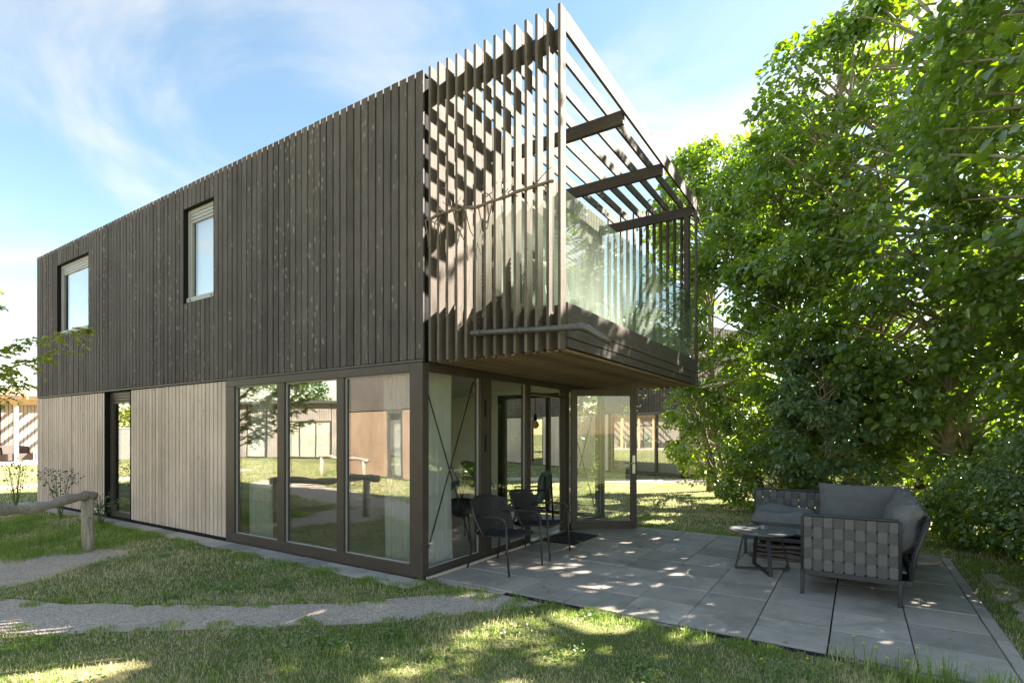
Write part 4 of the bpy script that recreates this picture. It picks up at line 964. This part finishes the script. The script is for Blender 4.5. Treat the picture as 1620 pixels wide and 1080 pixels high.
# honey locust at the left picture edge: trunk outside the frame, sprays reaching in
def locust():
    root = empty('honey_locust', 'young yellow green tree reaching feathery sprays in from the left edge', 'tree', (-2.6, 8.6, 0)); r = random.Random(77); rng = np.random.default_rng(77)
    tb = MB(); tb.tube([(0, 0, 0), (.03, .02, 1.5), (-.02, 0, 3), (.05, .03, 4.6)], [.07, .06, .045, .015], 9)
    tips = [((1.45, -2.55, 3.0), 2.3), ((1.28, -2.15, 2.72), 1.7), ((.75, -1.5, 3.35), 2.2), ((.62, -1.5, 4.1), 2.6), ((.45, -1.45, 4.45), 3.0), ((.85, -1.65, 2.45), 1.5), ((.75, -1.6, 2.15), 1.3), ((.5, -1.3, 1.9), 1.2), ((.9, -1.7, 2.75), 1.7), ((.8, -1.2, 3.6), 2.4), ((1.0, -1.9, 2.3), 1.5)]
    for k in range(2):
        a = r.uniform(1.2, 5.2); tips.append(((math.cos(a)*r.uniform(.5, 1.5), math.sin(a)*r.uniform(.5, 1.5)+.3, r.uniform(3.9, 4.9)), r.uniform(2.6, 3.8)))
    cs, od = [], []
    tips = [((x_-.45, y_-1.7, z_), z0) for (x_, y_, z_), z0 in tips]
    for tip, z0 in tips:
        p0 = Vector((0, 0, z0)); p1 = Vector(tip); m_ = p0.lerp(p1, .5)+Vector((0, 0, .18))
        pts = [(p0*(1-t)**2+m_*2*t*(1-t)+p1*t*t) for t in [i/12 for i in range(13)]]
        tb.tube(pts, [.016-.0011*i for i in range(13)], 5, False)
        for i in range(3, 13):
            for s in range(5):
                base = pts[i]+Vector((r.uniform(-.05, .05), r.uniform(-.05, .05), r.uniform(-.03, .03))); a = r.uniform(0, 6.28); d = Vector((math.cos(a), math.sin(a), r.uniform(-.9, .1))); ln = r.uniform(.1, .26)
                tb.tube([base, base+d*ln], .0018, 3, False)
                side = Vector((-d.y, d.x, 0))
                for q in range(9):
                    for sg in (-1, 1):
                        cs.append(base+d*ln*(.15+.1*q)); od.append(d*.5+side*sg)
    tb.build('trunk', M['bark'], root)
    c = np.array([list(v) for v in cs]); o = np.array([list(v) for v in od])
    link('crown', leaf_mesh('crown', c, o, .052, rng, wide=.25, droop=.25, spread=.3), M['leaf_yel'], root)
locust()
# ================================================================ FENCE and small plants
def log_fence(label, a, b, z=.75):
    a, b = Vector(a), Vector(b); f = empty('log_fence', label, 'fence', (a.x, a.y, 0), 0, 'log rail fences beside the paths'); d = (b-a).normalized()
    r = random.Random(int(a.x*100)); n = 22; e0, e1 = -d*.12, (b-a)+d*.25
    pts = [Vector((0, 0, z))+Vector((e0.x, e0.y, 0)).lerp(Vector((e1.x, e1.y, 0)), k/n)+Vector((r.uniform(-.008, .008), r.uniform(-.008, .008), .03*math.sin(k*.45)+r.uniform(-.006, .006))) for k in range(n+1)]
    MB().tube(pts, [.06+.008*math.sin(k*1.3)+r.uniform(-.009, .009) for k in range(n+1)], 14).build('rail', M['log'], f)
    for p in (a, b):
        q = p-a; MB().tube([(q.x, q.y, -.05), (q.x+.004, q.y, .2), (q.x, q.y+.006, .45), (q.x, q.y, z-.02)], [.075, .07, .073, .07], 14).build('post', M['logz'], f)
log_fence('weathered log rail fence on two posts in the gravel at the left edge', (-1.38, 4.94), (-2.72, 4.02))
log_fence('sunlit log rail fence reflected in the middle facade pane', (-8.67, 13.05), (-7.6, 9.56))
def rose(label, loc, seed, h_):
    root = empty('rose_bush', label, 'plant', loc, 0, 'thin rose shoots along the facade'); r = random.Random(seed); rng = np.random.default_rng(seed); tb = MB(); cs, od = [], []
    for k in range(9):
        a = r.uniform(0, 6.28); x_, y_ = math.cos(a)*.3, math.sin(a)*.75; pts = [Vector((x_*t*.7-.12*t*(k % 2), y_*t, h_*(1-(1-t)**1.7)*r.uniform(.92, 1.02))) for t in [i/8 for i in range(9)]]
        tb.tube(pts, [.007-.0006*i for i in range(9)], 4, False)
        for i in range(3, 9):
            for q in range(4): cs.append(pts[i]+Vector((r.gauss(0, .06), r.gauss(0, .06), r.gauss(0, .05)))); od.append(Vector((r.uniform(-1, 1), r.uniform(-1, 1), 0)))
    tb.build('stems', M['stem'], root); link('foliage', leaf_mesh('foliage', np.array([list(v) for v in cs]), np.array([list(v) for v in od]), .04, rng), M['rose_leaf'], root)
rose('thin rose bush against the pale boards left of the side door', (-.55, 8.6, 0), 3, .95); rose('sparse tall rose shoots at the far left corner of the house', (-.6, 10.9, 0), 4, 1.0); rose('low flowering shoots at the foot of the side door', (-.42, 7.2, 0), 6, .5)
# ================================================================ NEIGHBOUR HOUSES
def strips(mb, x0, x1, y, z0, z1, pitch=.145, th=.03, axis=0, sgn=-1):
    n = int((x1-x0)/pitch)
    for i in range(n):
        a = x0+i*pitch
        if axis == 0: mb.box((a, min(y, y+sgn*th), z0), (a+pitch-.024, max(y, y+sgn*th), z1))
        else: mb.box((min(y, y+sgn*th), a, z0), (max(y, y+sgn*th), a+pitch-.024, z1))
def neighbour(label, loc, rz, length, depth, lower, glaz, door=None, height=5.6, name='timber_house'):
    """local: long facade on y=0 facing -y, x from 0 to length; glaz = list of (x0,x1) glazed bays on the ground floor"""
    h_ = empty(name, label, 'house', loc, rz)
    c = MB(); c.box((.03, .03, 2.5), (length-.03, depth-.03, height-.04)); c.box((.03, depth-.2, .02), (length-.03, depth-.03, 2.5)); c.box((length-.2, .03, .02), (length-.03, depth-.2, 2.5)); c.box((.03, 2.6, .02), (length-.2, 2.7, 2.5))
    xs = sorted(glaz); cur = 0.
    for a, b in xs+[(length, length)]:
        if a > cur+.05: c.box((cur+.03, .03, .02), (a, .2, 2.5))
        cur = b
    c.build('wall', M['core'], h_)
    MB().box((0.02, 0.02, height-.038), (length-.02, depth-.02, height)).build('roof', M['roof'], h_)
    u = MB(); strips(u, 0, length, .03, 2.46, height-.045); strips(u, .03, depth, .03, 2.46, height-.045, axis=1); strips(u, .03, depth, length-.03, 2.46, height-.045, axis=1, sgn=1)
    tag(u.build('upper_cladding', M['black'], h_), kind='stuff')
    l_ = MB(); cur = 0.
    for a, b in xs+[(length, length)]:
        if a > cur+.05: strips(l_, cur, a, .03, .06, 2.42, .19)
        cur = b
    strips(l_, .03, depth, length-.03, .06, 2.42, axis=1, sgn=1)
    tag(l_.build('lower_cladding', lower, h_), kind='stuff')
    for a, b in xs:
        f = MB(); n = max(1, round((b-a)/1.2)); w_ = (b-a)/n
        f.box((a, .01, 2.32), (b, .11, 2.45)); f.box((a, .01, .04), (b, .11, .16))
        for k in range(n+1):
            q = min(max(a+k*w_-.05, a), b-.1); f.box((q, .012, .16), (q+.1, .108, 2.32))
        fo = f.build('window', M['frame'], h_)
        for k in range(n): piece('pane', (a+k*w_+.05, .055, .16), (a+(k+1)*w_-.05, .067, 2.32), M['glass'], fo)
    return h_
nh = neighbour('neighbouring black and glass timber house beyond the lawn, seen right of the open door', (21.0, 13.84, 0), math.radians(-115.4), 14, 5, M['larch'], [(4.2, 5.3), (10.2, 13.9)])
# glazed gable of that house with crossed rods
g = MB(); g.box((13.95, .03, .04), (14.05, .15, 2.45)); g.box((13.95, 1.5, .04), (14.05, 1.62, 2.45)); g.box((13.95, .15, 2.33), (14.04, 1.5, 2.45)); g.box((13.95, .15, .04), (14.04, 1.5, .16)); g.build('gable_frame', M['frame'], nh)
piece('pane', (13.99, .15, .16), (14.002, 1.5, 2.33), M['glass_soft'], nh)
for p, q in (((14.02, .2, .18), (14.02, 1.45, 2.3)), ((14.035, .2, 2.3), (14.035, 1.45, .18))): MB().tube([p, q], .012, 6).build('brace_rod', M['cmetal'], nh)
nc = MB().grid(lambda s, t: (10.3+3.55*s, .3+.05*math.sin(s*95), .05+2.3*t), 260, 2); oc = nc.build('curtain', M['curtain'], None, (21.0, 13.84, 0), (0, 0, math.radians(-115.4))); tag(oc, 'pale curtain drawn inside the neighbouring house beyond the lawn', 'curtain')
# house with red boards seen in the right facade pane reflection: facade faces +x
rh = neighbour('red-boarded house with a black upper storey, reflected in the right facade pane', (-8.3, 6.8, 0), math.radians(103), 7.2, 6, M['red_larch'], [(2.3, 3.3)])
tag(MB().grid(lambda s, t: (2.34+.92*s, .3+.03*math.sin(s*60), .08+2.25*t), 90, 2).build('curtain', M['curtain'], None, (-8.3, 6.8, 0), (0, 0, math.radians(103))), 'pale curtain in the narrow window of the red-boarded house', 'curtain')
# long low barn-like house further off, reflected left
def low_house(label, loc, rz, length, depth, eave, ridge, wallm, glaz, name='low_timber_house'):
    h_ = empty(name, label, 'house', loc, rz)
    c = MB(); c.box((.03, .03, .02), (length-.03, depth-.03, eave)); c.build('wall', M['core'], h_)
    b = MB(); cur = 0
    for a, e in glaz+[(length, length)]:
        if a > cur+.05: strips(b, cur, a, .03, .05, eave, .16)
        cur = e
    for a, e in glaz: strips(b, a, e, .03, 2.4, eave, .16)
    strips(b, .0, depth, .03, .05, eave, .16, axis=1); strips(b, .0, depth, length-.03, .05, eave, .16, axis=1, sgn=1)
    tag(b.build('cladding', wallm, h_), kind='stuff')
    r_ = MB(); r_.add([(-.3, -.4, eave-.02), (length+.3, -.4, eave-.02), (length+.3, depth/2, ridge), (-.3, depth/2, ridge), (length+.3, depth+.4, eave-.02), (-.3, depth+.4, eave-.02),
                       (-.3, -.4, eave+.12), (length+.3, -.4, eave+.12), (length+.3, depth/2, ridge+.14), (-.3, depth/2, ridge+.14), (length+.3, depth+.4, eave+.12), (-.3, depth+.4, eave+.12)],
                      [(6, 7, 8, 9), (9, 8, 10, 11), (0, 3, 2, 1), (3, 5, 4, 2), (0, 1, 7, 6), (4, 5, 11, 10), (0, 6, 9, 3), (3, 9, 11, 5), (1, 2, 8, 7), (2, 4, 10, 8), (0, 3, 5), (1, 4, 2)])
    r_.build('roof', M['roof'], h_)
    for a, e in glaz:
        f = MB(); n = max(1, round((e-a)/1.1)); w_ = (e-a)/n; f.box((a, -.02, 2.3), (e, .028, 2.4)); f.box((a, -.02, .05), (e, .028, .13))
        for k in range(n+1): q = min(max(a+k*w_-.04, a), e-.08); f.box((q, -.018, .13), (q+.08, .026, 2.3))
        fo = f.build('window', M['frame'], h_)
        for k in range(n): piece('pane', (a+k*w_+.04, .0, .13), (a+(k+1)*w_-.04, .012, 2.3), M['glass'], fo)
        tag(MB().grid(lambda s, t: (a+(e-a)*s, .02+.006*math.sin(s*80), .1+2.2*t), 80, 1).build('blind', M['white'], h_), None)
    return h_
low_house('long low weathered timber house with a pitched roof, reflected in the left facade panes', (-18.1, 23.0, 0), math.radians(68), 12, 7, 3.5, 3.75, M['old_wood'], [(1.0, 4.2), (5.6, 7.0)])
# house with larch pergola at the far left
lh_ = low_house('weathered board house with larch pergola far behind the left end of the lawn', (-3.0, 35.6, 0), 0, 14, 7, 3.3, 4.2, M['old_wood'], [(5.6, 8.15)])
pg = empty('larch_pergola', 'orange larch pergola on square posts before the far left house', 'pergola', (5.3, 33.4, 0))
for x_ in (-1.6, -.1, 1.6, 3.4): piece('post', (x_-.09, -.09, 0), (x_+.09, .09, 3.2), M['fresh_larch'], pg)
piece('beam', (-2, -.1, 3.2), (4, .1, 3.42), M['fresh_larch_x'], pg); piece('beam', (-2, 2.0, 3.2), (4, 2.1, 3.42), M['fresh_larch_x'], pg)
for k in range(9): piece('rafter', (-1.9+k*.7, -.5, 3.42), (-1.82+k*.7, 2.12, 3.6), M['fresh_larch'], pg)
piece('top_board', (-2, -.52, 3.6), (4, -.44, 3.9), M['fresh_larch_x'], pg)
dk = bpy.data.meshes.new('terrace'); tag(MB().box((0, 31.6, 0), (11, 35.5, .12)).build('terrace', M['tile']), kind='structure')
ws = empty('wicker_sofa', 'round-backed brown wicker sofa beneath the larch pergola far left', 'sofa', (5.35, 33.9, .12), math.radians(20))
sm2 = MB(); sm2.grid(lambda s, t: (-.7*math.cos(math.pi*s), .45*math.sin(math.pi*s)+.1*t, .25+.6*t-.1*(1-math.sin(math.pi*s))*t), 20, 4); sm2.grid(lambda s, t: (-.62*math.cos(math.pi*s), .37*math.sin(math.pi*s)+.1*t, .25+.58*t-.1*(1-math.sin(math.pi*s))*t), 20, 4); sm2.build('backrest', M['rattan'], ws)
sm3 = MB(); sm3.box((-.68, -.4, .05), (.68, .3, .4)); sm3.build('seat', M['rattan'], ws, bevel=.03)
gt = empty('garden_table', 'small slatted table beside the wicker sofa far left', 'table', (6.25, 33.5, .12))
for k in range(5): piece('table_slat', (-.4, -.3+k*.12, .5), (.4, -.2+k*.12, .53), M['larch'], gt)
for sx in (-1, 1):
    for sy in (-1, 1): piece('leg', (sx*.35-.025, sy*.25-.025, 0), (sx*.35+.025, sy*.25+.025, .499), M['larch'], gt)
# white garden wall and trees seen in the side door reflection
gw = empty('garden_wall', 'low white rendered garden wall reflected in the side door', 'wall', (-14, 34, 0)); MB().box((0, 0, 0), (7, .25, 1.9)).build('wall_panel', M['white_wall'], gw, bevel=.01, seg=1); MB().box((-.03, -.03, 1.9), (7.03, .28, 1.96)).build('coping', M['larch'], gw)
for k, (x_, y_, h_) in enumerate(((-11, 41, 7), (-17, 45, 8.5), (-25, 38, 8), (-30, 22, 7.5))):
    tree(['tree behind the white garden wall', 'taller tree further behind the white garden wall', 'tree left of the white garden wall in reflections', 'tree behind the long low house in reflections'][k], (x_, y_, 0), h_, 2.6, 60, 50, .26, M['leaf_yel' if k == 0 else 'leaf2'], M['bark'], 60+k, zmin=.8, group='far trees behind the fences', clump_r=.75)
# ================================================================ GRASS
rng = np.random.default_rng(4)
CAM = np.array([-4.452, -4.05]); fw = np.array([.8406, .5417]); rt = np.array([.5417, -.8406])
def lawn_ok(X, Y, edge=True):
    k = np.ones(X.shape, bool)
    for p in (P_MAIN, P_BR, P_RB, P_LB): k &= ~inpoly(X, Y, p)
    k &= ~((X > -.3) & (X < W+.1) & (Y > -.1) & (Y < L+.05)); k &= ~((X > .075) & (X < 4.53) & (Y > -5.05) & (Y < 0)); k &= ~((Y > 31.6) & (X > 0) & (X < 11))
    return k
def fbm(X, Y, s, seed):
    r = np.random.default_rng(seed); v = 0
    for o in range(4):
        a = r.uniform(0, 6.28, 6); q = s*2**o
        for k in range(6): v = v+np.sin((X*np.cos(a[k])+Y*np.sin(a[k]))*q*(1+.3*k/6)+a[(k+2) % 6]*3)/(6*1.5**o)
    return v
def blades(name, X, Y, H, Wd, m, lean=.55, parent=None):
    n = len(X); yaw = rng.uniform(0, 2*np.pi, n); ly = rng.uniform(0, 2*np.pi, n); ln = np.abs(rng.normal(0, lean, n))*H
    sx, sy = np.cos(yaw)*Wd, np.sin(yaw)*Wd; dx, dy = np.cos(ly)*ln, np.sin(ly)*ln; Z = np.zeros(n)
    V = np.stack([np.stack([X-sx, Y-sy, Z], 1), np.stack([X+sx, Y+sy, Z], 1), np.stack([X+sx*.7+dx*.35, Y+sy*.7+dy*.35, H*.6], 1), np.stack([X-sx*.7+dx*.35, Y-sy*.7+dy*.35, H*.6], 1), np.stack([X+dx, Y+dy, np.maximum(.01, H-.4*ln)], 1)], 1).reshape(-1, 3)
    idx = (np.arange(n)*5)[:, None]+np.array([0, 1, 2, 3, 3, 2, 4])[None, :]
    sizes = np.tile([4, 3], n)
    return tag(link(name, fastmesh(name, V, idx.ravel(), sizes), m, parent), kind='stuff')
def scatter(n, zmin, zmax, power, half=1.02):
    Z = (zmin**power+(zmax**power-zmin**power)*rng.uniform(0, 1, n))**(1/power); t = rng.uniform(-half, half, n)*Z
    return CAM[0]+Z*fw[0]+t*rt[0], CAM[1]+Z*fw[1]+t*rt[1], Z
X, Y, Z = scatter(330000, 3.0, 11, 1.0)
k = lawn_ok(X, Y); X, Y, Z = X[k], Y[k], Z[k]
hf = .028+.02*np.clip(fbm(X, Y, 1.4, 2)+.35, 0, 1.2)
k = rng.uniform(0, 1, len(X)) < np.clip(.7+.5*fbm(X, Y, 2.2, 9), .25, 1); X, Y, Z, hf = X[k], Y[k], Z[k], hf[k]
blades('grass', X, Y, hf*rng.uniform(.5, 1.5, len(X)), .0022*np.clip(Z/4.5, .9, 2.2), M['grass'], .8)
X, Y, Z = scatter(200000, 10, 42, .6); k = lawn_ok(X, Y); X, Y, Z = X[k], Y[k], Z[k]
blades('grass', X, Y, (.04+.03*np.clip(fbm(X, Y, .8, 3)+.3, 0, 1.2))*rng.uniform(.5, 1.5, len(X)), .004*np.clip(Z/12, .8, 3), M['grass'], .7)
# meadow seen only mirrored in the facade
X = rng.uniform(-14, -3, 60000); Y = rng.uniform(4, 30, 60000); k = lawn_ok(X, Y); X, Y = X[k], Y[k]
blades('grass', X, Y, rng.uniform(.04, .08, len(X)), np.full(len(X), .008), M['grass'], .7)
for poly in (P_MAIN, P_BR):
    q = np.array(poly); i_ = rng.integers(0, len(q), 5200); X = q[i_, 0]+rng.normal(0, .11, 5200); Y = q[i_, 1]+rng.normal(0, .11, 5200); k = X < 0
    blades('grass', X[k], Y[k], rng.uniform(.015, .05, k.sum()), np.full(k.sum(), .0022), M['grass'], .8)
# lush tufts: beside the fence, along edges of paving and path
def tufts(cs, per, rad, h, wd):
    X, Y, H = [], [], []
    for x_, y_, s in cs:
        a = rng.uniform(0, 6.28, per); d = rad*s*rng.uniform(0, 1, per)**.6; X.append(x_+np.cos(a)*d); Y.append(y_+np.sin(a)*d); H.append(h*s*rng.uniform(.5, 1.25, per)*(1-.45*d/(rad*s)))
    X, Y, H = map(np.concatenate, (X, Y, H)); blades('grass_tufts', X, Y, H, np.full(len(X), wd), M['grass_green'], .6)
cs = []
for k in range(130): cs.append((rnd.uniform(-2.2, -.45), rnd.uniform(4.9, 9.5), rnd.uniform(.6, 1.5)))
for k in range(70): cs.append((-.33-abs(rnd.gauss(0, .05)), rnd.uniform(0, 9), rnd.uniform(.4, .9)))
for p in (P_MAIN[:42], P_MAIN[-40:]):
    for q in p: cs.append((q[0]+rnd.gauss(0, .06), q[1]+rnd.gauss(0, .06), rnd.uniform(.25, .65)))
for k in range(40): cs.append((.05-abs(rnd.gauss(0, .07)), rnd.uniform(-4.6, -.9), rnd.uniform(.25, .7)))
for k in range(50): cs.append((rnd.uniform(1, 4.5), -5.15-abs(rnd.gauss(0, .25)), rnd.uniform(.3, .8)))
for k in range(40): cs.append((4.62+abs(rnd.gauss(0, .12)), rnd.uniform(-4, -.2), rnd.uniform(.3, .8)))
cs += [(-.05, -.02, .6), (-.22, -.1, .7), (.0, -.12, .5), (-.1, -.65, .6), (1.8, -2.2, .22), (2.6, -1.6, .25), (1.7, -4.1, .2), (.5, -4.0, .25), (1.2, -3.3, .18)]
tufts(cs, 130, .2, .13, .0028)
jt = []
for k in range(70):
    a, b = rnd.randrange(1, 8), rnd.randrange(1, 9)
    jt.append((PV0+a*PT, PU0+b*PT+rnd.uniform(-.27, .27), rnd.uniform(.1, .22)) if k % 2 else (PV0+a*PT+rnd.uniform(-.27, .27), PU0+b*PT, rnd.uniform(.1, .22)))
tufts(jt, 16, .16, .2, .0024)
cl = []
for k in range(600): cl.append((rnd.uniform(-3.6, .1), rnd.uniform(-3.9, 2.2), rnd.uniform(.3, .8)))
ca = np.array(cl); kk = lawn_ok(ca[:, 0], ca[:, 1]); cl = [c for c, q in zip(cl, kk) if q]
tufts(cl, 40, .09, .075, .0028)
# tall grass with buttercups in the near right corner
cs = [(.02, -4.12, 1.), (-.02, -4.3, 1.1), (-.08, -4.42, 1.15), (.05, -4.55, 1.2), (-.1, -4.7, 1.1), (.1, -4.82, .9), (.05, -3.95, .8), (-.3, -4.2, .8), (-.35, -4.5, .9)]
X, Y, H = [], [], []
for x_, y_, s in cs:
    n = 60; X.append(x_+rng.normal(0, .05, n)); Y.append(y_+rng.normal(0, .05, n)); H.append(s*rng.uniform(.07, .23, n))
X, Y, H = map(np.concatenate, (X, Y, H)); blades('tall_grass', X, Y, H, np.full(len(X), .0026), M['grass_green'], .35)
for k, (x_, y_, h_) in enumerate(((.0, -4.03, .22), (-.04, -4.1, .2), (.03, -4.16, .17), (-.12, -4.2, .16), (-.02, -4.27, .2), (-.1, -4.33, .15), (.06, -4.4, .2), (-.05, -4.5, .14), (.02, -4.62, .17), (-.28, -3.75, .1), (-.4, -3.5, .08), (-1.7, 5.6, .3), (-1.3, 6.2, .33), (-1.55, 6.9, .3), (-1.1, 5.4, .28))):
    b = empty('buttercup', 'yellow buttercup on a thin green stem among the grass', 'flower', (x_, y_, 0), k*1.3, 'yellow buttercups in the grass')
    MB().tube([(0, 0, 0), (.01, 0, h_*.6), (.015, .005, h_)], .0016, 4).build('stem', M['stem'], b)
    pm = MB()
    for q in range(5):
        a = q*1.2566; c_, s_ = math.cos(a), math.sin(a)
        pm.add([(.015, .005, h_), (.015+c_*.008-s_*.006, .005+s_*.008+c_*.006, h_+.004), (.015+c_*.014, .005+s_*.014, h_+.009), (.015+c_*.008+s_*.006, .005+s_*.008-c_*.006, h_+.004)], [(0, 1, 2, 3)], True)
    pm.build('petals', M['yellow'], b)
# clover and plantain leaves in patches between the blades
rc = np.random.default_rng(21); pc = rc.uniform((-4.2, -3.8), (.0, 4.5), (70, 2)); pi_ = rc.integers(0, 70, 9000)
cc = pc[pi_]+rc.normal(0, .11, (9000, 2))*rc.uniform(.4, 1.3, 70)[pi_][:, None]; cc = cc[lawn_ok(cc[:, 0], cc[:, 1])]
c3 = np.concatenate([cc, rc.uniform(.012, .05, (len(cc), 1))], 1); a3 = rc.uniform(0, 6.28, len(cc))
tag(link('clover', leaf_mesh('clover', c3, np.stack([np.cos(a3), np.sin(a3), a3*0], 1), .021, rc, wide=.5, droop=0, spread=.35), M['leaf']), kind='stuff')
fl_n = 420; fx = np.stack([rc.uniform(-3.6, 4.4, fl_n), rc.uniform(-4.9, .0, fl_n), np.full(fl_n, .036)], 1); fx[:, 2] = np.where(fx[:, 0] > .1, .037, .05)
k_ = rc.uniform(0, 1, fl_n) < np.where(fx[:, 0] > .1, .22, .6); fx = fx[k_]; a3 = rc.uniform(0, 6.28, len(fx))
tag(link('fallen_leaves', leaf_mesh('fallen_leaves', fx, np.stack([np.cos(a3), np.sin(a3), a3*0], 1), .035, rc, droop=0, spread=.12), M['dead_leaf']), kind='stuff')
# daisies: far too many to count
da = MB(); r = random.Random(9)
for k in range(260):
    x_, y_ = r.choice([(-1.55, .8), (-1.1, .25), (-2.35, 3.0), (-2.1, 2.6), (-1.8, 1.35)]); x_ += r.gauss(.12, .13); y_ += r.gauss(.1, .2); z_ = r.uniform(.03, .055)
    if inpoly(np.array([x_]), np.array([y_]), P_MAIN)[0]: continue
    da.add([(x_-.006, y_, z_), (x_, y_-.006, z_+.002), (x_+.006, y_, z_), (x_, y_+.006, z_+.002)], [(0, 1, 2, 3)])
tag(da.build('daisies', M['petal']), kind='stuff')
# loose pebbles on the path edge
pb = MB(); r = random.Random(13)
for k in range(3500):
    q = P_MAIN[r.randrange(len(P_MAIN))]; x_, y_ = q[0]+r.gauss(0, .16), q[1]+r.gauss(0, .16)
    if x_ > 0: continue
    s = r.uniform(.004, .011); vs = [(x_-s, y_, .008), (x_, y_-s*.8, .008), (x_+s, y_, .009), (x_, y_+s*.9, .008), (x_, y_, .008+s)]; pb.add(vs, [(0, 1, 4), (1, 2, 4), (2, 3, 4), (3, 0, 4)], True)
tag(pb.build('pebbles', M['gravel']), kind='stuff')
